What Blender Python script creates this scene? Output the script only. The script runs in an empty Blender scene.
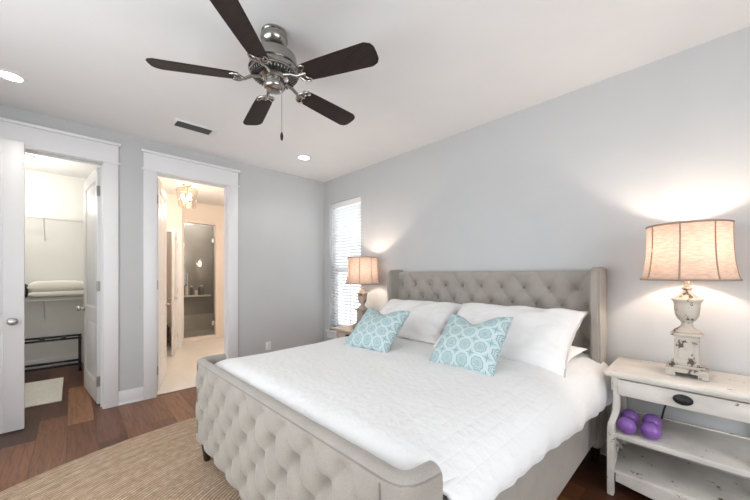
import bpy, bmesh, math, random
from mathutils import Vector, Matrix, noise
random.seed(7)
C = bpy.context.scene.collection
S = bpy.context.scene
PI = math.pi
R = math.radians

# ------------------------------------------------------------------ camera, world, lights, exposure
CAM = (4.087, -2.816, 1.31)
YAW = math.atan2(332, 317)
cd = bpy.data.cameras.new('camera'); cam = bpy.data.objects.new('camera', cd); C.objects.link(cam)
cd.sensor_width = 36; cd.lens = 317 / 750 * 36
cd.shift_y = 25 / 750
cd.clip_start = .02
cam.location = CAM
cam.rotation_euler = (PI / 2, 0, YAW)
S.camera = cam

S.view_settings.view_transform = 'Standard'
S.view_settings.look = 'None'
S.view_settings.exposure = 0.45
S.view_settings.gamma = 1
S.view_settings.use_curve_mapping = False
try:
    S.cycles.max_bounces = 10; S.cycles.diffuse_bounces = 6; S.cycles.transparent_max_bounces = 16
    S.cycles.caustics_reflective = False; S.cycles.caustics_refractive = False
    S.cycles.sample_clamp_indirect = 4
    S.cycles.use_denoising = True
except Exception:
    pass

w = bpy.data.worlds.new('overcast_sky'); S.world = w; w.use_nodes = True
bg = w.node_tree.nodes['Background']
bg.inputs[0].default_value = (.92, .965, 1, 1)
bg.inputs[1].default_value = 2.4


def area(name, loc, rot, sx, sy, power, col=(1, 1, 1)):
    l = bpy.data.lights.new(name, 'AREA'); l.shape = 'RECTANGLE'; l.size = sx; l.size_y = sy
    l.energy = power; l.color = col
    o = bpy.data.objects.new(name, l); C.objects.link(o); o.location = loc; o.rotation_euler = rot
    return o


def point(name, loc, power, col=(1, 1, 1), r=.05):
    l = bpy.data.lights.new(name, 'POINT'); l.energy = power; l.color = col; l.shadow_soft_size = r
    o = bpy.data.objects.new(name, l); C.objects.link(o); o.location = loc
    return o


def spot(name, loc, power, col=(1, 1, 1), ang=130, r=.05):
    l = bpy.data.lights.new(name, 'SPOT'); l.energy = power; l.color = col; l.shadow_soft_size = r
    l.spot_size = R(ang); l.spot_blend = .6
    o = bpy.data.objects.new(name, l); C.objects.link(o); o.location = loc
    return o


# added fill lights standing in for daylight, outside the two added windows
area('fill_front_window', (2.6, -4.22, 1.45), (-PI / 2, 0, PI), 2.5, 1.9, 30, (.97, .985, 1))
area('fill_right_window', (5.92, -2.2, 1.45), (0, PI / 2, 0), 1.9, 2.3, 26, (.97, .985, 1))

# ------------------------------------------------------------------ materials


def mat(name, col, rough=.6, metal=0., bump=0., bscale=60., var=0., vscale=4., spec=.5, sheen=0., emit=0.):
    m = bpy.data.materials.new(name); m.use_nodes = True
    nt = m.node_tree; b = nt.nodes['Principled BSDF']
    b.inputs['Roughness'].default_value = rough
    b.inputs['Metallic'].default_value = metal
    b.inputs['Specular IOR Level'].default_value = spec
    if sheen:
        b.inputs['Sheen Weight'].default_value = sheen
    tc = nt.nodes.new('ShaderNodeTexCoord')
    n = nt.nodes.new('ShaderNodeTexNoise'); n.inputs['Scale'].default_value = vscale; n.inputs['Detail'].default_value = 4
    nt.links.new(tc.outputs['Object'], n.inputs['Vector'])
    r = nt.nodes.new('ShaderNodeValToRGB')
    a = [max(0, c * (1 - var)) for c in col]; z = [min(1, c * (1 + var)) for c in col]
    r.color_ramp.elements[0].color = (*a, 1); r.color_ramp.elements[1].color = (*z, 1)
    r.color_ramp.elements[0].position = .3; r.color_ramp.elements[1].position = .7
    nt.links.new(n.outputs['Fac'], r.inputs[0]); nt.links.new(r.outputs[0], b.inputs['Base Color'])
    if bump:
        n2 = nt.nodes.new('ShaderNodeTexNoise'); n2.inputs['Scale'].default_value = bscale; n2.inputs['Detail'].default_value = 3
        nt.links.new(tc.outputs['Object'], n2.inputs['Vector'])
        bp = nt.nodes.new('ShaderNodeBump'); bp.inputs['Strength'].default_value = bump; bp.inputs['Distance'].default_value = .01
        nt.links.new(n2.outputs['Fac'], bp.inputs['Height']); nt.links.new(bp.outputs[0], b.inputs['Normal'])
    if emit:
        b.inputs['Emission Color'].default_value = (*col, 1); b.inputs['Emission Strength'].default_value = emit
    return m


def N(nt, t, **kw):
    n = nt.nodes.new(t)
    for k, v in kw.items():
        setattr(n, k, v)
    return n


def math_node(nt, op, a, b=None, c=None):
    n = nt.nodes.new('ShaderNodeMath'); n.operation = op
    for i, v in enumerate((a, b, c)):
        if v is None:
            continue
        if isinstance(v, (int, float)):
            n.inputs[i].default_value = v
        else:
            nt.links.new(v, n.inputs[i])
    return n.outputs[0]


def ramp(nt, fac, stops, interp='LINEAR'):
    r = nt.nodes.new('ShaderNodeValToRGB'); r.color_ramp.interpolation = interp
    e = r.color_ramp.elements
    while len(e) < len(stops):
        e.new(.5)
    for el, (p, c) in zip(e, stops):
        el.position = p; el.color = (*c, 1)
    nt.links.new(fac, r.inputs[0])
    return r.outputs[0]


def mixc(nt, fac, a, b, mode='MIX'):
    m = nt.nodes.new('ShaderNodeMix'); m.data_type = 'RGBA'; m.blend_type = mode
    for s, v in ((m.inputs[0], fac), (m.inputs[6], a), (m.inputs[7], b)):
        if isinstance(v, (int, float)):
            s.default_value = v
        elif isinstance(v, tuple):
            s.default_value = (*v, 1)
        else:
            nt.links.new(v, s)
    return m.outputs[2]


def base(name, rough=.5):
    m = bpy.data.materials.new(name); m.use_nodes = True
    nt = m.node_tree; b = nt.nodes['Principled BSDF']; b.inputs['Roughness'].default_value = rough
    return m, nt, b


def sep(nt, coord='Object'):
    tc = nt.nodes.new('ShaderNodeTexCoord'); s = nt.nodes.new('ShaderNodeSeparateXYZ')
    nt.links.new(tc.outputs[coord], s.inputs[0])
    return tc, s.outputs[0], s.outputs[1], s.outputs[2]


def bumpn(nt, b, h, strength=.3, dist=.01):
    bp = nt.nodes.new('ShaderNodeBump'); bp.inputs['Strength'].default_value = strength; bp.inputs['Distance'].default_value = dist
    nt.links.new(h, bp.inputs['Height']); nt.links.new(bp.outputs[0], b.inputs['Normal'])


def wood_floor():
    m, nt, b = base('walnut_planks', .33)
    tc, x, y, z = sep(nt)
    W, L = .178, 1.25
    row = math_node(nt, 'FLOOR', math_node(nt, 'DIVIDE', y, W))
    wn = N(nt, 'ShaderNodeTexWhiteNoise', noise_dimensions='1D'); nt.links.new(row, wn.inputs['W'])
    xs = math_node(nt, 'ADD', math_node(nt, 'DIVIDE', x, L), math_node(nt, 'MULTIPLY', wn.outputs['Value'], 7.3))
    col = math_node(nt, 'FLOOR', xs)
    cb = N(nt, 'ShaderNodeCombineXYZ'); nt.links.new(row, cb.inputs[0]); nt.links.new(col, cb.inputs[1])
    wn2 = N(nt, 'ShaderNodeTexWhiteNoise', noise_dimensions='2D'); nt.links.new(cb.outputs[0], wn2.inputs['Vector'])
    tone = ramp(nt, wn2.outputs['Value'], [(0, (.050, .019, .011)), (.35, (.105, .039, .020)), (.65, (.170, .066, .031)), (.85, (.27, .118, .054)), (1, (.42, .21, .105))])
    # grain
    mp = N(nt, 'ShaderNodeMapping'); mp.inputs['Scale'].default_value = (1.6, 22, 1)
    nt.links.new(tc.outputs['Object'], mp.inputs['Vector'])
    vadd = N(nt, 'ShaderNodeVectorMath', operation='ADD'); nt.links.new(mp.outputs[0], vadd.inputs[0])
    sc = N(nt, 'ShaderNodeVectorMath', operation='SCALE'); nt.links.new(wn2.outputs['Color'], sc.inputs[0]); sc.inputs['Scale'].default_value = 40
    nt.links.new(sc.outputs[0], vadd.inputs[1])
    gn = N(nt, 'ShaderNodeTexNoise'); gn.inputs['Scale'].default_value = 2.2; gn.inputs['Detail'].default_value = 8; gn.inputs['Distortion'].default_value = 1.1
    nt.links.new(vadd.outputs[0], gn.inputs['Vector'])
    g = ramp(nt, gn.outputs['Fac'], [(.3, (.55, .52, .5)), (.55, (1, 1, 1)), (.75, (1.25, 1.2, 1.15))])
    c1 = mixc(nt, 1.0, tone, g, 'MULTIPLY')
    fy = math_node(nt, 'ABSOLUTE', math_node(nt, 'SUBTRACT', math_node(nt, 'FRACT', math_node(nt, 'DIVIDE', y, W)), .5))
    fx = math_node(nt, 'ABSOLUTE', math_node(nt, 'SUBTRACT', math_node(nt, 'FRACT', xs), .5))
    gap = math_node(nt, 'MAXIMUM', math_node(nt, 'GREATER_THAN', fy, .4915), math_node(nt, 'GREATER_THAN', fx, .4988))
    c2 = mixc(nt, gap, c1, (.03, .014, .01))
    nt.links.new(c2, b.inputs['Base Color'])
    bumpn(nt, b, math_node(nt, 'SUBTRACT', math_node(nt, 'MULTIPLY', gn.outputs['Fac'], .25), gap), .25, .003)
    return m


def jute():
    m, nt, b = base('braided_jute', .95)
    tc, x, y, z = sep(nt)
    rr = math_node(nt, 'SQRT', math_node(nt, 'ADD', math_node(nt, 'POWER', math_node(nt, 'DIVIDE', x, 1.48), 2), math_node(nt, 'POWER', math_node(nt, 'DIVIDE', y, 1.9), 2)))
    ang = math_node(nt, 'ARCTAN2', y, x)
    nz = N(nt, 'ShaderNodeTexNoise'); nz.inputs['Scale'].default_value = 5; nt.links.new(tc.outputs['Object'], nz.inputs['Vector'])
    ringf = math_node(nt, 'ADD', math_node(nt, 'MULTIPLY', rr, 74), math_node(nt, 'MULTIPLY', nz.outputs['Fac'], .5))
    ring = math_node(nt, 'FLOOR', ringf)
    fr = math_node(nt, 'FRACT', ringf)
    prof = math_node(nt, 'SINE', math_node(nt, 'MULTIPLY', fr, PI))
    # braid strokes along each ring
    aa = math_node(nt, 'ADD', math_node(nt, 'MULTIPLY', ang, math_node(nt, 'MULTIPLY', math_node(nt, 'ADD', ring, 4), 1.4)), math_node(nt, 'MULTIPLY', fr, 3))
    strand = math_node(nt, 'ABSOLUTE', math_node(nt, 'SINE', aa))
    cb = N(nt, 'ShaderNodeCombineXYZ'); nt.links.new(ring, cb.inputs[0]); nt.links.new(math_node(nt, 'MULTIPLY', ang, 5), cb.inputs[1])
    n2 = N(nt, 'ShaderNodeTexNoise'); n2.inputs['Scale'].default_value = 1.0; n2.inputs['Detail'].default_value = 3
    cb2 = N(nt, 'ShaderNodeCombineXYZ'); nt.links.new(math_node(nt, 'MULTIPLY', ring, 3.7), cb2.inputs[0]); nt.links.new(math_node(nt, 'MULTIPLY', ang, 22), cb2.inputs[1])
    nt.links.new(cb2.outputs[0], n2.inputs['Vector'])
    n3 = N(nt, 'ShaderNodeTexNoise'); n3.inputs['Scale'].default_value = 90; n3.inputs['Detail'].default_value = 2; nt.links.new(tc.outputs['Object'], n3.inputs['Vector'])
    c = ramp(nt, n2.outputs['Fac'], [(.28, (.33, .215, .135)), (.5, (.53, .385, .265)), (.72, (.68, .54, .40))])
    c = mixc(nt, math_node(nt, 'MULTIPLY', n3.outputs['Fac'], .5), c, (.72, .58, .44))
    wr = N(nt, 'ShaderNodeTexWhiteNoise', noise_dimensions='1D'); nt.links.new(ring, wr.inputs['W'])
    c = mixc(nt, math_node(nt, 'MULTIPLY', wr.outputs['Value'], .42), c, (.30, .185, .11))
    c = mixc(nt, math_node(nt, 'MULTIPLY', math_node(nt, 'SUBTRACT', 1, prof), .75), c, (.17, .10, .06))
    nt.links.new(c, b.inputs['Base Color'])
    h = math_node(nt, 'ADD', prof, math_node(nt, 'MULTIPLY', n3.outputs['Fac'], .5))
    bumpn(nt, b, h, .7, .008)
    return m


def linen(name, c0, c1, rough=.9, scale=900):
    m, nt, b = base(name, rough)
    tc = N(nt, 'ShaderNodeTexCoord')
    n = N(nt, 'ShaderNodeTexNoise'); n.inputs['Scale'].default_value = 260; n.inputs['Detail'].default_value = 2
    nt.links.new(tc.outputs['Object'], n.inputs['Vector'])
    n2 = N(nt, 'ShaderNodeTexNoise'); n2.inputs['Scale'].default_value = 7; nt.links.new(tc.outputs['Object'], n2.inputs['Vector'])
    f = math_node(nt, 'ADD', math_node(nt, 'MULTIPLY', n.outputs['Fac'], .6), math_node(nt, 'MULTIPLY', n2.outputs['Fac'], .4))
    nt.links.new(ramp(nt, f, [(.3, c0), (.7, c1)]), b.inputs['Base Color'])
    b.inputs['Sheen Weight'].default_value = .25
    bumpn(nt, b, n.outputs['Fac'], .15, .002)
    return m


def quilt_mat():
    m, nt, b = base('white_matelasse', .85)
    tc, x, y, z = sep(nt)
    b.inputs['Base Color'].default_value = (.74, .745, .75, 1)
    n = N(nt, 'ShaderNodeTexNoise'); n.inputs['Scale'].default_value = 38; n.inputs['Detail'].default_value = 4
    nt.links.new(tc.outputs['Object'], n.inputs['Vector'])
    s = math_node(nt, 'POWER', math_node(nt, 'ABSOLUTE', math_node(nt, 'SINE', math_node(nt, 'MULTIPLY', x, PI / .055))), .4)
    v = N(nt, 'ShaderNodeTexVoronoi'); v.inputs['Scale'].default_value = 24; nt.links.new(tc.outputs['Object'], v.inputs['Vector'])
    h = math_node(nt, 'ADD', math_node(nt, 'MULTIPLY', s, .35), math_node(nt, 'ADD', math_node(nt, 'MULTIPLY', n.outputs['Fac'], .8), math_node(nt, 'MULTIPLY', v.outputs['Distance'], .5)))
    bumpn(nt, b, h, .38, .014)
    b.inputs['Sheen Weight'].default_value = .2
    return m


def medallion():
    m, nt, b = base('aqua_medallion_print', .9)
    tc = N(nt, 'ShaderNodeTexCoord'); s = N(nt, 'ShaderNodeSeparateXYZ'); nt.links.new(tc.outputs['UV'], s.inputs[0])
    K = 4.4
    u = math_node(nt, 'MULTIPLY', s.outputs[0], K); v = math_node(nt, 'MULTIPLY', s.outputs[1], K)

    def cell(a, off):
        return math_node(nt, 'SUBTRACT', math_node(nt, 'FRACT', math_node(nt, 'ADD', a, off)), .5)
    a, c = cell(u, 0), cell(v, 0)
    r = math_node(nt, 'SQRT', math_node(nt, 'ADD', math_node(nt, 'POWER', a, 2), math_node(nt, 'POWER', c, 2)))
    th = math_node(nt, 'ARCTAN2', c, a)
    pet = math_node(nt, 'MULTIPLY', math_node(nt, 'COSINE', math_node(nt, 'MULTIPLY', th, 8)), .025)
    rw = math_node(nt, 'ADD', r, pet)

    def band(val, c0, wd):
        return math_node(nt, 'LESS_THAN', math_node(nt, 'ABSOLUTE', math_node(nt, 'SUBTRACT', val, c0)), wd)
    f = math_node(nt, 'MAXIMUM', band(rw, .34, .03), band(rw, .24, .02))
    f = math_node(nt, 'MAXIMUM', f, band(r, .13, .03))
    f = math_node(nt, 'MAXIMUM', f, math_node(nt, 'LESS_THAN', r, .06))
    a2, c2 = cell(u, .5), cell(v, .5)
    aa, ca = math_node(nt, 'ABSOLUTE', a2), math_node(nt, 'ABSOLUTE', c2)
    mn, mx = math_node(nt, 'MINIMUM', aa, ca), math_node(nt, 'MAXIMUM', aa, ca)
    cross = math_node(nt, 'MULTIPLY', math_node(nt, 'LESS_THAN', mn, .035), math_node(nt, 'LESS_THAN', mx, .26))
    d1 = math_node(nt, 'ABSOLUTE', math_node(nt, 'SUBTRACT', aa, ca))
    dia = math_node(nt, 'MULTIPLY', math_node(nt, 'LESS_THAN', d1, .025), math_node(nt, 'LESS_THAN', mx, .16))
    n = N(nt, 'ShaderNodeTexNoise'); n.inputs['Scale'].default_value = 30; n.inputs['Detail'].default_value = 3
    nt.links.new(tc.outputs['UV'], n.inputs['Vector'])
    col = mixc(nt, f, (.50, .59, .60), (.15, .28, .31))
    col = mixc(nt, math_node(nt, 'MAXIMUM', cross, dia), col, (.16, .31, .34))
    col = mixc(nt, math_node(nt, 'MULTIPLY', n.outputs['Fac'], .5), col, (.43, .56, .575))
    nt.links.new(col, b.inputs['Base Color'])
    bumpn(nt, b, n.outputs['Fac'], .1, .003)
    return m


def distressed(name, c, chip=(.12, .085, .06), lo=.63, scale=14, stretch=(1, 1, 1)):
    m, nt, b = base(name, .6)
    tc = N(nt, 'ShaderNodeTexCoord')
    mp = N(nt, 'ShaderNodeMapping'); mp.inputs['Scale'].default_value = stretch
    nt.links.new(tc.outputs['Object'], mp.inputs[0])
    n = N(nt, 'ShaderNodeTexNoise'); n.inputs['Scale'].default_value = scale; n.inputs['Detail'].default_value = 6; n.inputs['Roughness'].default_value = .65
    nt.links.new(mp.outputs[0], n.inputs['Vector'])
    n2 = N(nt, 'ShaderNodeTexNoise'); n2.inputs['Scale'].default_value = 6; n2.inputs['Detail'].default_value = 5
    nt.links.new(mp.outputs[0], n2.inputs['Vector'])
    dk = tuple(v * .8 for v in c)
    cc = mixc(nt, ramp(nt, n2.outputs['Fac'], [(.35, (0, 0, 0)), (.7, (1, 1, 1))]), c, dk)
    f = ramp(nt, n.outputs['Fac'], [(lo, (0, 0, 0)), (lo + .03, (1, 1, 1))])
    nt.links.new(mixc(nt, f, cc, chip), b.inputs['Base Color'])
    bumpn(nt, b, n.outputs['Fac'], .2, .003)
    return m


def shade_mat():
    m = bpy.data.materials.new('linen_lamp_shade'); m.use_nodes = True; nt = m.node_tree
    nt.nodes.remove(nt.nodes['Principled BSDF'])
    out = nt.nodes['Material Output']
    tc = N(nt, 'ShaderNodeTexCoord')
    mp = N(nt, 'ShaderNodeMapping'); mp.inputs['Scale'].default_value = (30, 30, 160); nt.links.new(tc.outputs['Object'], mp.inputs[0])
    n = N(nt, 'ShaderNodeTexNoise'); n.inputs['Scale'].default_value = 1; n.inputs['Detail'].default_value = 4; nt.links.new(mp.outputs[0], n.inputs['Vector'])
    c = ramp(nt, n.outputs['Fac'], [(.3, (.50, .375, .305)), (.7, (.64, .52, .44))])
    d = N(nt, 'ShaderNodeBsdfDiffuse'); t = N(nt, 'ShaderNodeBsdfTranslucent')
    nt.links.new(c, d.inputs[0]); nt.links.new(mixc(nt, 1.0, c, (.34, .32, .32), 'MULTIPLY'), t.inputs[0])
    mx = N(nt, 'ShaderNodeMixShader'); mx.inputs[0].default_value = .36
    nt.links.new(d.outputs[0], mx.inputs[1]); nt.links.new(t.outputs[0], mx.inputs[2]); nt.links.new(mx.outputs[0], out.inputs[0])
    return m


def translucent(name, col, fac=.35):
    m = bpy.data.materials.new(name); m.use_nodes = True; nt = m.node_tree
    nt.nodes.remove(nt.nodes['Principled BSDF']); out = nt.nodes['Material Output']
    n = N(nt, 'ShaderNodeTexNoise'); n.inputs['Scale'].default_value = 12
    c = ramp(nt, n.outputs['Fac'], [(.3, tuple(v * .97 for v in col)), (.7, col)])
    d = N(nt, 'ShaderNodeBsdfDiffuse'); t = N(nt, 'ShaderNodeBsdfTranslucent')
    nt.links.new(c, d.inputs[0]); nt.links.new(c, t.inputs[0])
    mx = N(nt, 'ShaderNodeMixShader'); mx.inputs[0].default_value = fac
    nt.links.new(d.outputs[0], mx.inputs[1]); nt.links.new(t.outputs[0], mx.inputs[2]); nt.links.new(mx.outputs[0], out.inputs[0])
    return m


def thin_glass(name, tint=(1, 1, 1), refl=.08):
    m = bpy.data.materials.new(name); m.use_nodes = True; nt = m.node_tree
    nt.nodes.remove(nt.nodes['Principled BSDF']); out = nt.nodes['Material Output']
    t = N(nt, 'ShaderNodeBsdfTransparent'); t.inputs[0].default_value = (*tint, 1)
    g = N(nt, 'ShaderNodeBsdfGlossy'); g.inputs['Roughness'].default_value = .02
    lw = N(nt, 'ShaderNodeLayerWeight')
    mx = N(nt, 'ShaderNodeMixShader')
    nt.links.new(math_node(nt, 'ADD', math_node(nt, 'MULTIPLY', math_node(nt, 'POWER', lw.outputs['Facing'], 5), .8), refl * .5), mx.inputs[0])
    nt.links.new(t.outputs[0], mx.inputs[1]); nt.links.new(g.outputs[0], mx.inputs[2]); nt.links.new(mx.outputs[0], out.inputs[0])
    return m


def tile_mat(name, c1, c2, grout, w, h, rough=.25, axis='YZ', mortar=.004):
    m, nt, b = base(name, rough)
    tc, x, y, z = sep(nt)
    cb = N(nt, 'ShaderNodeCombineXYZ'); a, c = {'YZ': (y, z), 'XY': (x, y), 'XZ': (x, z)}[axis]
    nt.links.new(a, cb.inputs[0]); nt.links.new(c, cb.inputs[1])
    br = N(nt, 'ShaderNodeTexBrick'); br.inputs['Scale'].default_value = 1
    br.inputs['Brick Width'].default_value = w; br.inputs['Row Height'].default_value = h; br.inputs['Mortar Size'].default_value = mortar
    br.inputs['Color1'].default_value = (*c1, 1); br.inputs['Color2'].default_value = (*c2, 1); br.inputs['Mortar'].default_value = (*grout, 1)
    nt.links.new(cb.outputs[0], br.inputs['Vector']); nt.links.new(br.outputs['Color'], b.inputs['Base Color'])
    return m


def walnut_blade():
    m, nt, b = base('dark_walnut_blade', .6)
    b.inputs['Specular IOR Level'].default_value = .3
    tc = N(nt, 'ShaderNodeTexCoord'); mp = N(nt, 'ShaderNodeMapping'); mp.inputs['Scale'].default_value = (4, 50, 10)
    nt.links.new(tc.outputs['Object'], mp.inputs[0])
    n = N(nt, 'ShaderNodeTexNoise'); n.inputs['Scale'].default_value = 1.5; n.inputs['Detail'].default_value = 5; nt.links.new(mp.outputs[0], n.inputs[0])
    nt.links.new(ramp(nt, n.outputs['Fac'], [(.3, (.013, .008, .007)), (.7, (.027, .017, .014))]), b.inputs['Base Color'])
    return m


M = {}
M['wall'] = mat('grey_wall_paint', (.52, .528, .535), .75, bump=.05, bscale=220, var=.015, spec=.25)
M['ceiling'] = mat('ceiling_paint', (.78, .775, .775), .9, bump=.05, bscale=200, var=.01, spec=.2)
M['white_wall'] = mat('warm_white_wall_paint', (.80, .80, .77), .8, bump=.04, bscale=200, var=.01)
M['bath_wall'] = mat('cream_wall_paint', (.80, .73, .67), .7, bump=.04, bscale=200, var=.01)
M['trim'] = mat('white_trim_paint', (.76, .76, .77), .4, bump=.02, bscale=80, var=.012)
M['floor'] = wood_floor()
M['jute'] = jute()
M['linen'] = linen('oatmeal_linen', (.265, .243, .215), (.355, .328, .293))
M['button'] = linen('oatmeal_button_shaded', (.20, .182, .16), (.26, .24, .215))  # darker than the linen: shade of the tuft pits put into the colour
M['quilt'] = quilt_mat()
M['sheet'] = mat('white_cotton', (.78, .78, .785), .9, bump=.15, bscale=25, var=.01, sheen=.2)
M['mattress'] = mat('mattress_ticking', (.32, .32, .33), .9, bump=.2, bscale=80, var=.05)
M['medallion'] = medallion()
M['teal'] = mat('aqua_back_cloth', (.45, .66, .69), .9, bump=.1, bscale=200, var=.04)
M['furn'] = distressed('chipped_cream_paint', (.74, .71, .66), lo=.64, scale=16, stretch=(1, 1, 2))
M['urn'] = distressed('worn_plaster_white', (.53, .485, .43), chip=(.09, .065, .05), lo=.56, scale=22, stretch=(1, 1, .5))
M['urn_grey'] = distressed('worn_driftwood_grey', (.40, .35, .30), chip=(.10, .08, .065), lo=.58, scale=22, stretch=(1, 1, .35))
M['furn_tan'] = distressed('chipped_tan_paint', (.62, .53, .44), lo=.72, scale=9)
M['shade'] = shade_mat()
M['shade_trim'] = mat('brown_shade_trim', (.34, .245, .19), .9, var=.08, vscale=60)
M['brass'] = mat('warm_brass', (.72, .60, .42), .3, 1)
M['nickel'] = mat('brushed_nickel', (.36, .345, .325), .22, 1, bump=.03, bscale=120)
M['satin'] = mat('satin_nickel', (.55, .54, .52), .35, 1)
M['hinge'] = mat('hinge_steel', (.42, .40, .37), .4, .9)
M['darkmetal'] = mat('black_steel', (.035, .035, .04), .45, .6)
M['black'] = mat('black_iron', (.02, .02, .022), .5, .4)
M['blade'] = walnut_blade()
M['leg'] = mat('espresso_wood', (.018, .012, .010), .4, var=.2)
M['purple'] = mat('purple_vinyl', (.24, .11, .40), .32, var=.05, bump=.03, bscale=200)
M['purple_dark'] = mat('dark_purple_vinyl', (.16, .06, .30), .4)
M['vent_dark'] = mat('grey_louver', (.22, .22, .215), .6, .1)
M['blind'] = translucent('white_blind_slat', (.88, .885, .89), .5)
M['glass'] = thin_glass('window_glass')
M['shower_glass'] = thin_glass('shower_glass', (.93, .94, .93), .10)
M['crystal'] = thin_glass('chandelier_glass', (.98, .97, .95), .12)
M['bulb'] = mat('bulb_glow', (1, .88, .70), .4, emit=14)
M['led'] = mat('led_lens', (1, .98, .95), .4, emit=9)
M['tile_floor'] = tile_mat('cream_floor_tile', (.80, .765, .72), (.77, .735, .69), (.72, .69, .65), .6, .6, .3, 'XY')
M['tile_grey'] = tile_mat('grey_shower_tile', (.235, .225, .215), (.265, .255, .245), (.20, .19, .18), .6, .3, .2, 'YZ')
M['tile_beige'] = tile_mat('beige_shower_tile', (.50, .46, .42), (.47, .435, .395), (.42, .39, .36), .1, .1, .25, 'YZ')
M['blanket'] = mat('ivory_comforter', (.84, .81, .74), .9, bump=.15, bscale=18, var=.02, sheen=.2)
M['bag'] = mat('charcoal_cloth', (.07, .07, .075), .85, bump=.1, bscale=90)
M['brown'] = mat('brown_wicker', (.12, .055, .04), .7, bump=.4, bscale=60, var=.3, vscale=30)
M['wire'] = mat('white_coated_wire', (.72, .72, .70), .4)
M['mat_rug'] = mat('ivory_looped_rug', (.80, .77, .70), .98, bump=.5, bscale=160, var=.06, vscale=40)
M['plastic'] = mat('white_plastic', (.80, .80, .80), .35)
M['cord'] = mat('black_cord', (.015, .015, .015), .5)
M['bottle_a'] = mat('dark_bottle', (.06, .05, .045), .3)
M['bottle_b'] = mat('pale_bottle', (.72, .68, .62), .35)
M['stone'] = mat('white_stone', (.74, .71, .67), .3)

# ------------------------------------------------------------------ mesh helpers


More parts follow.
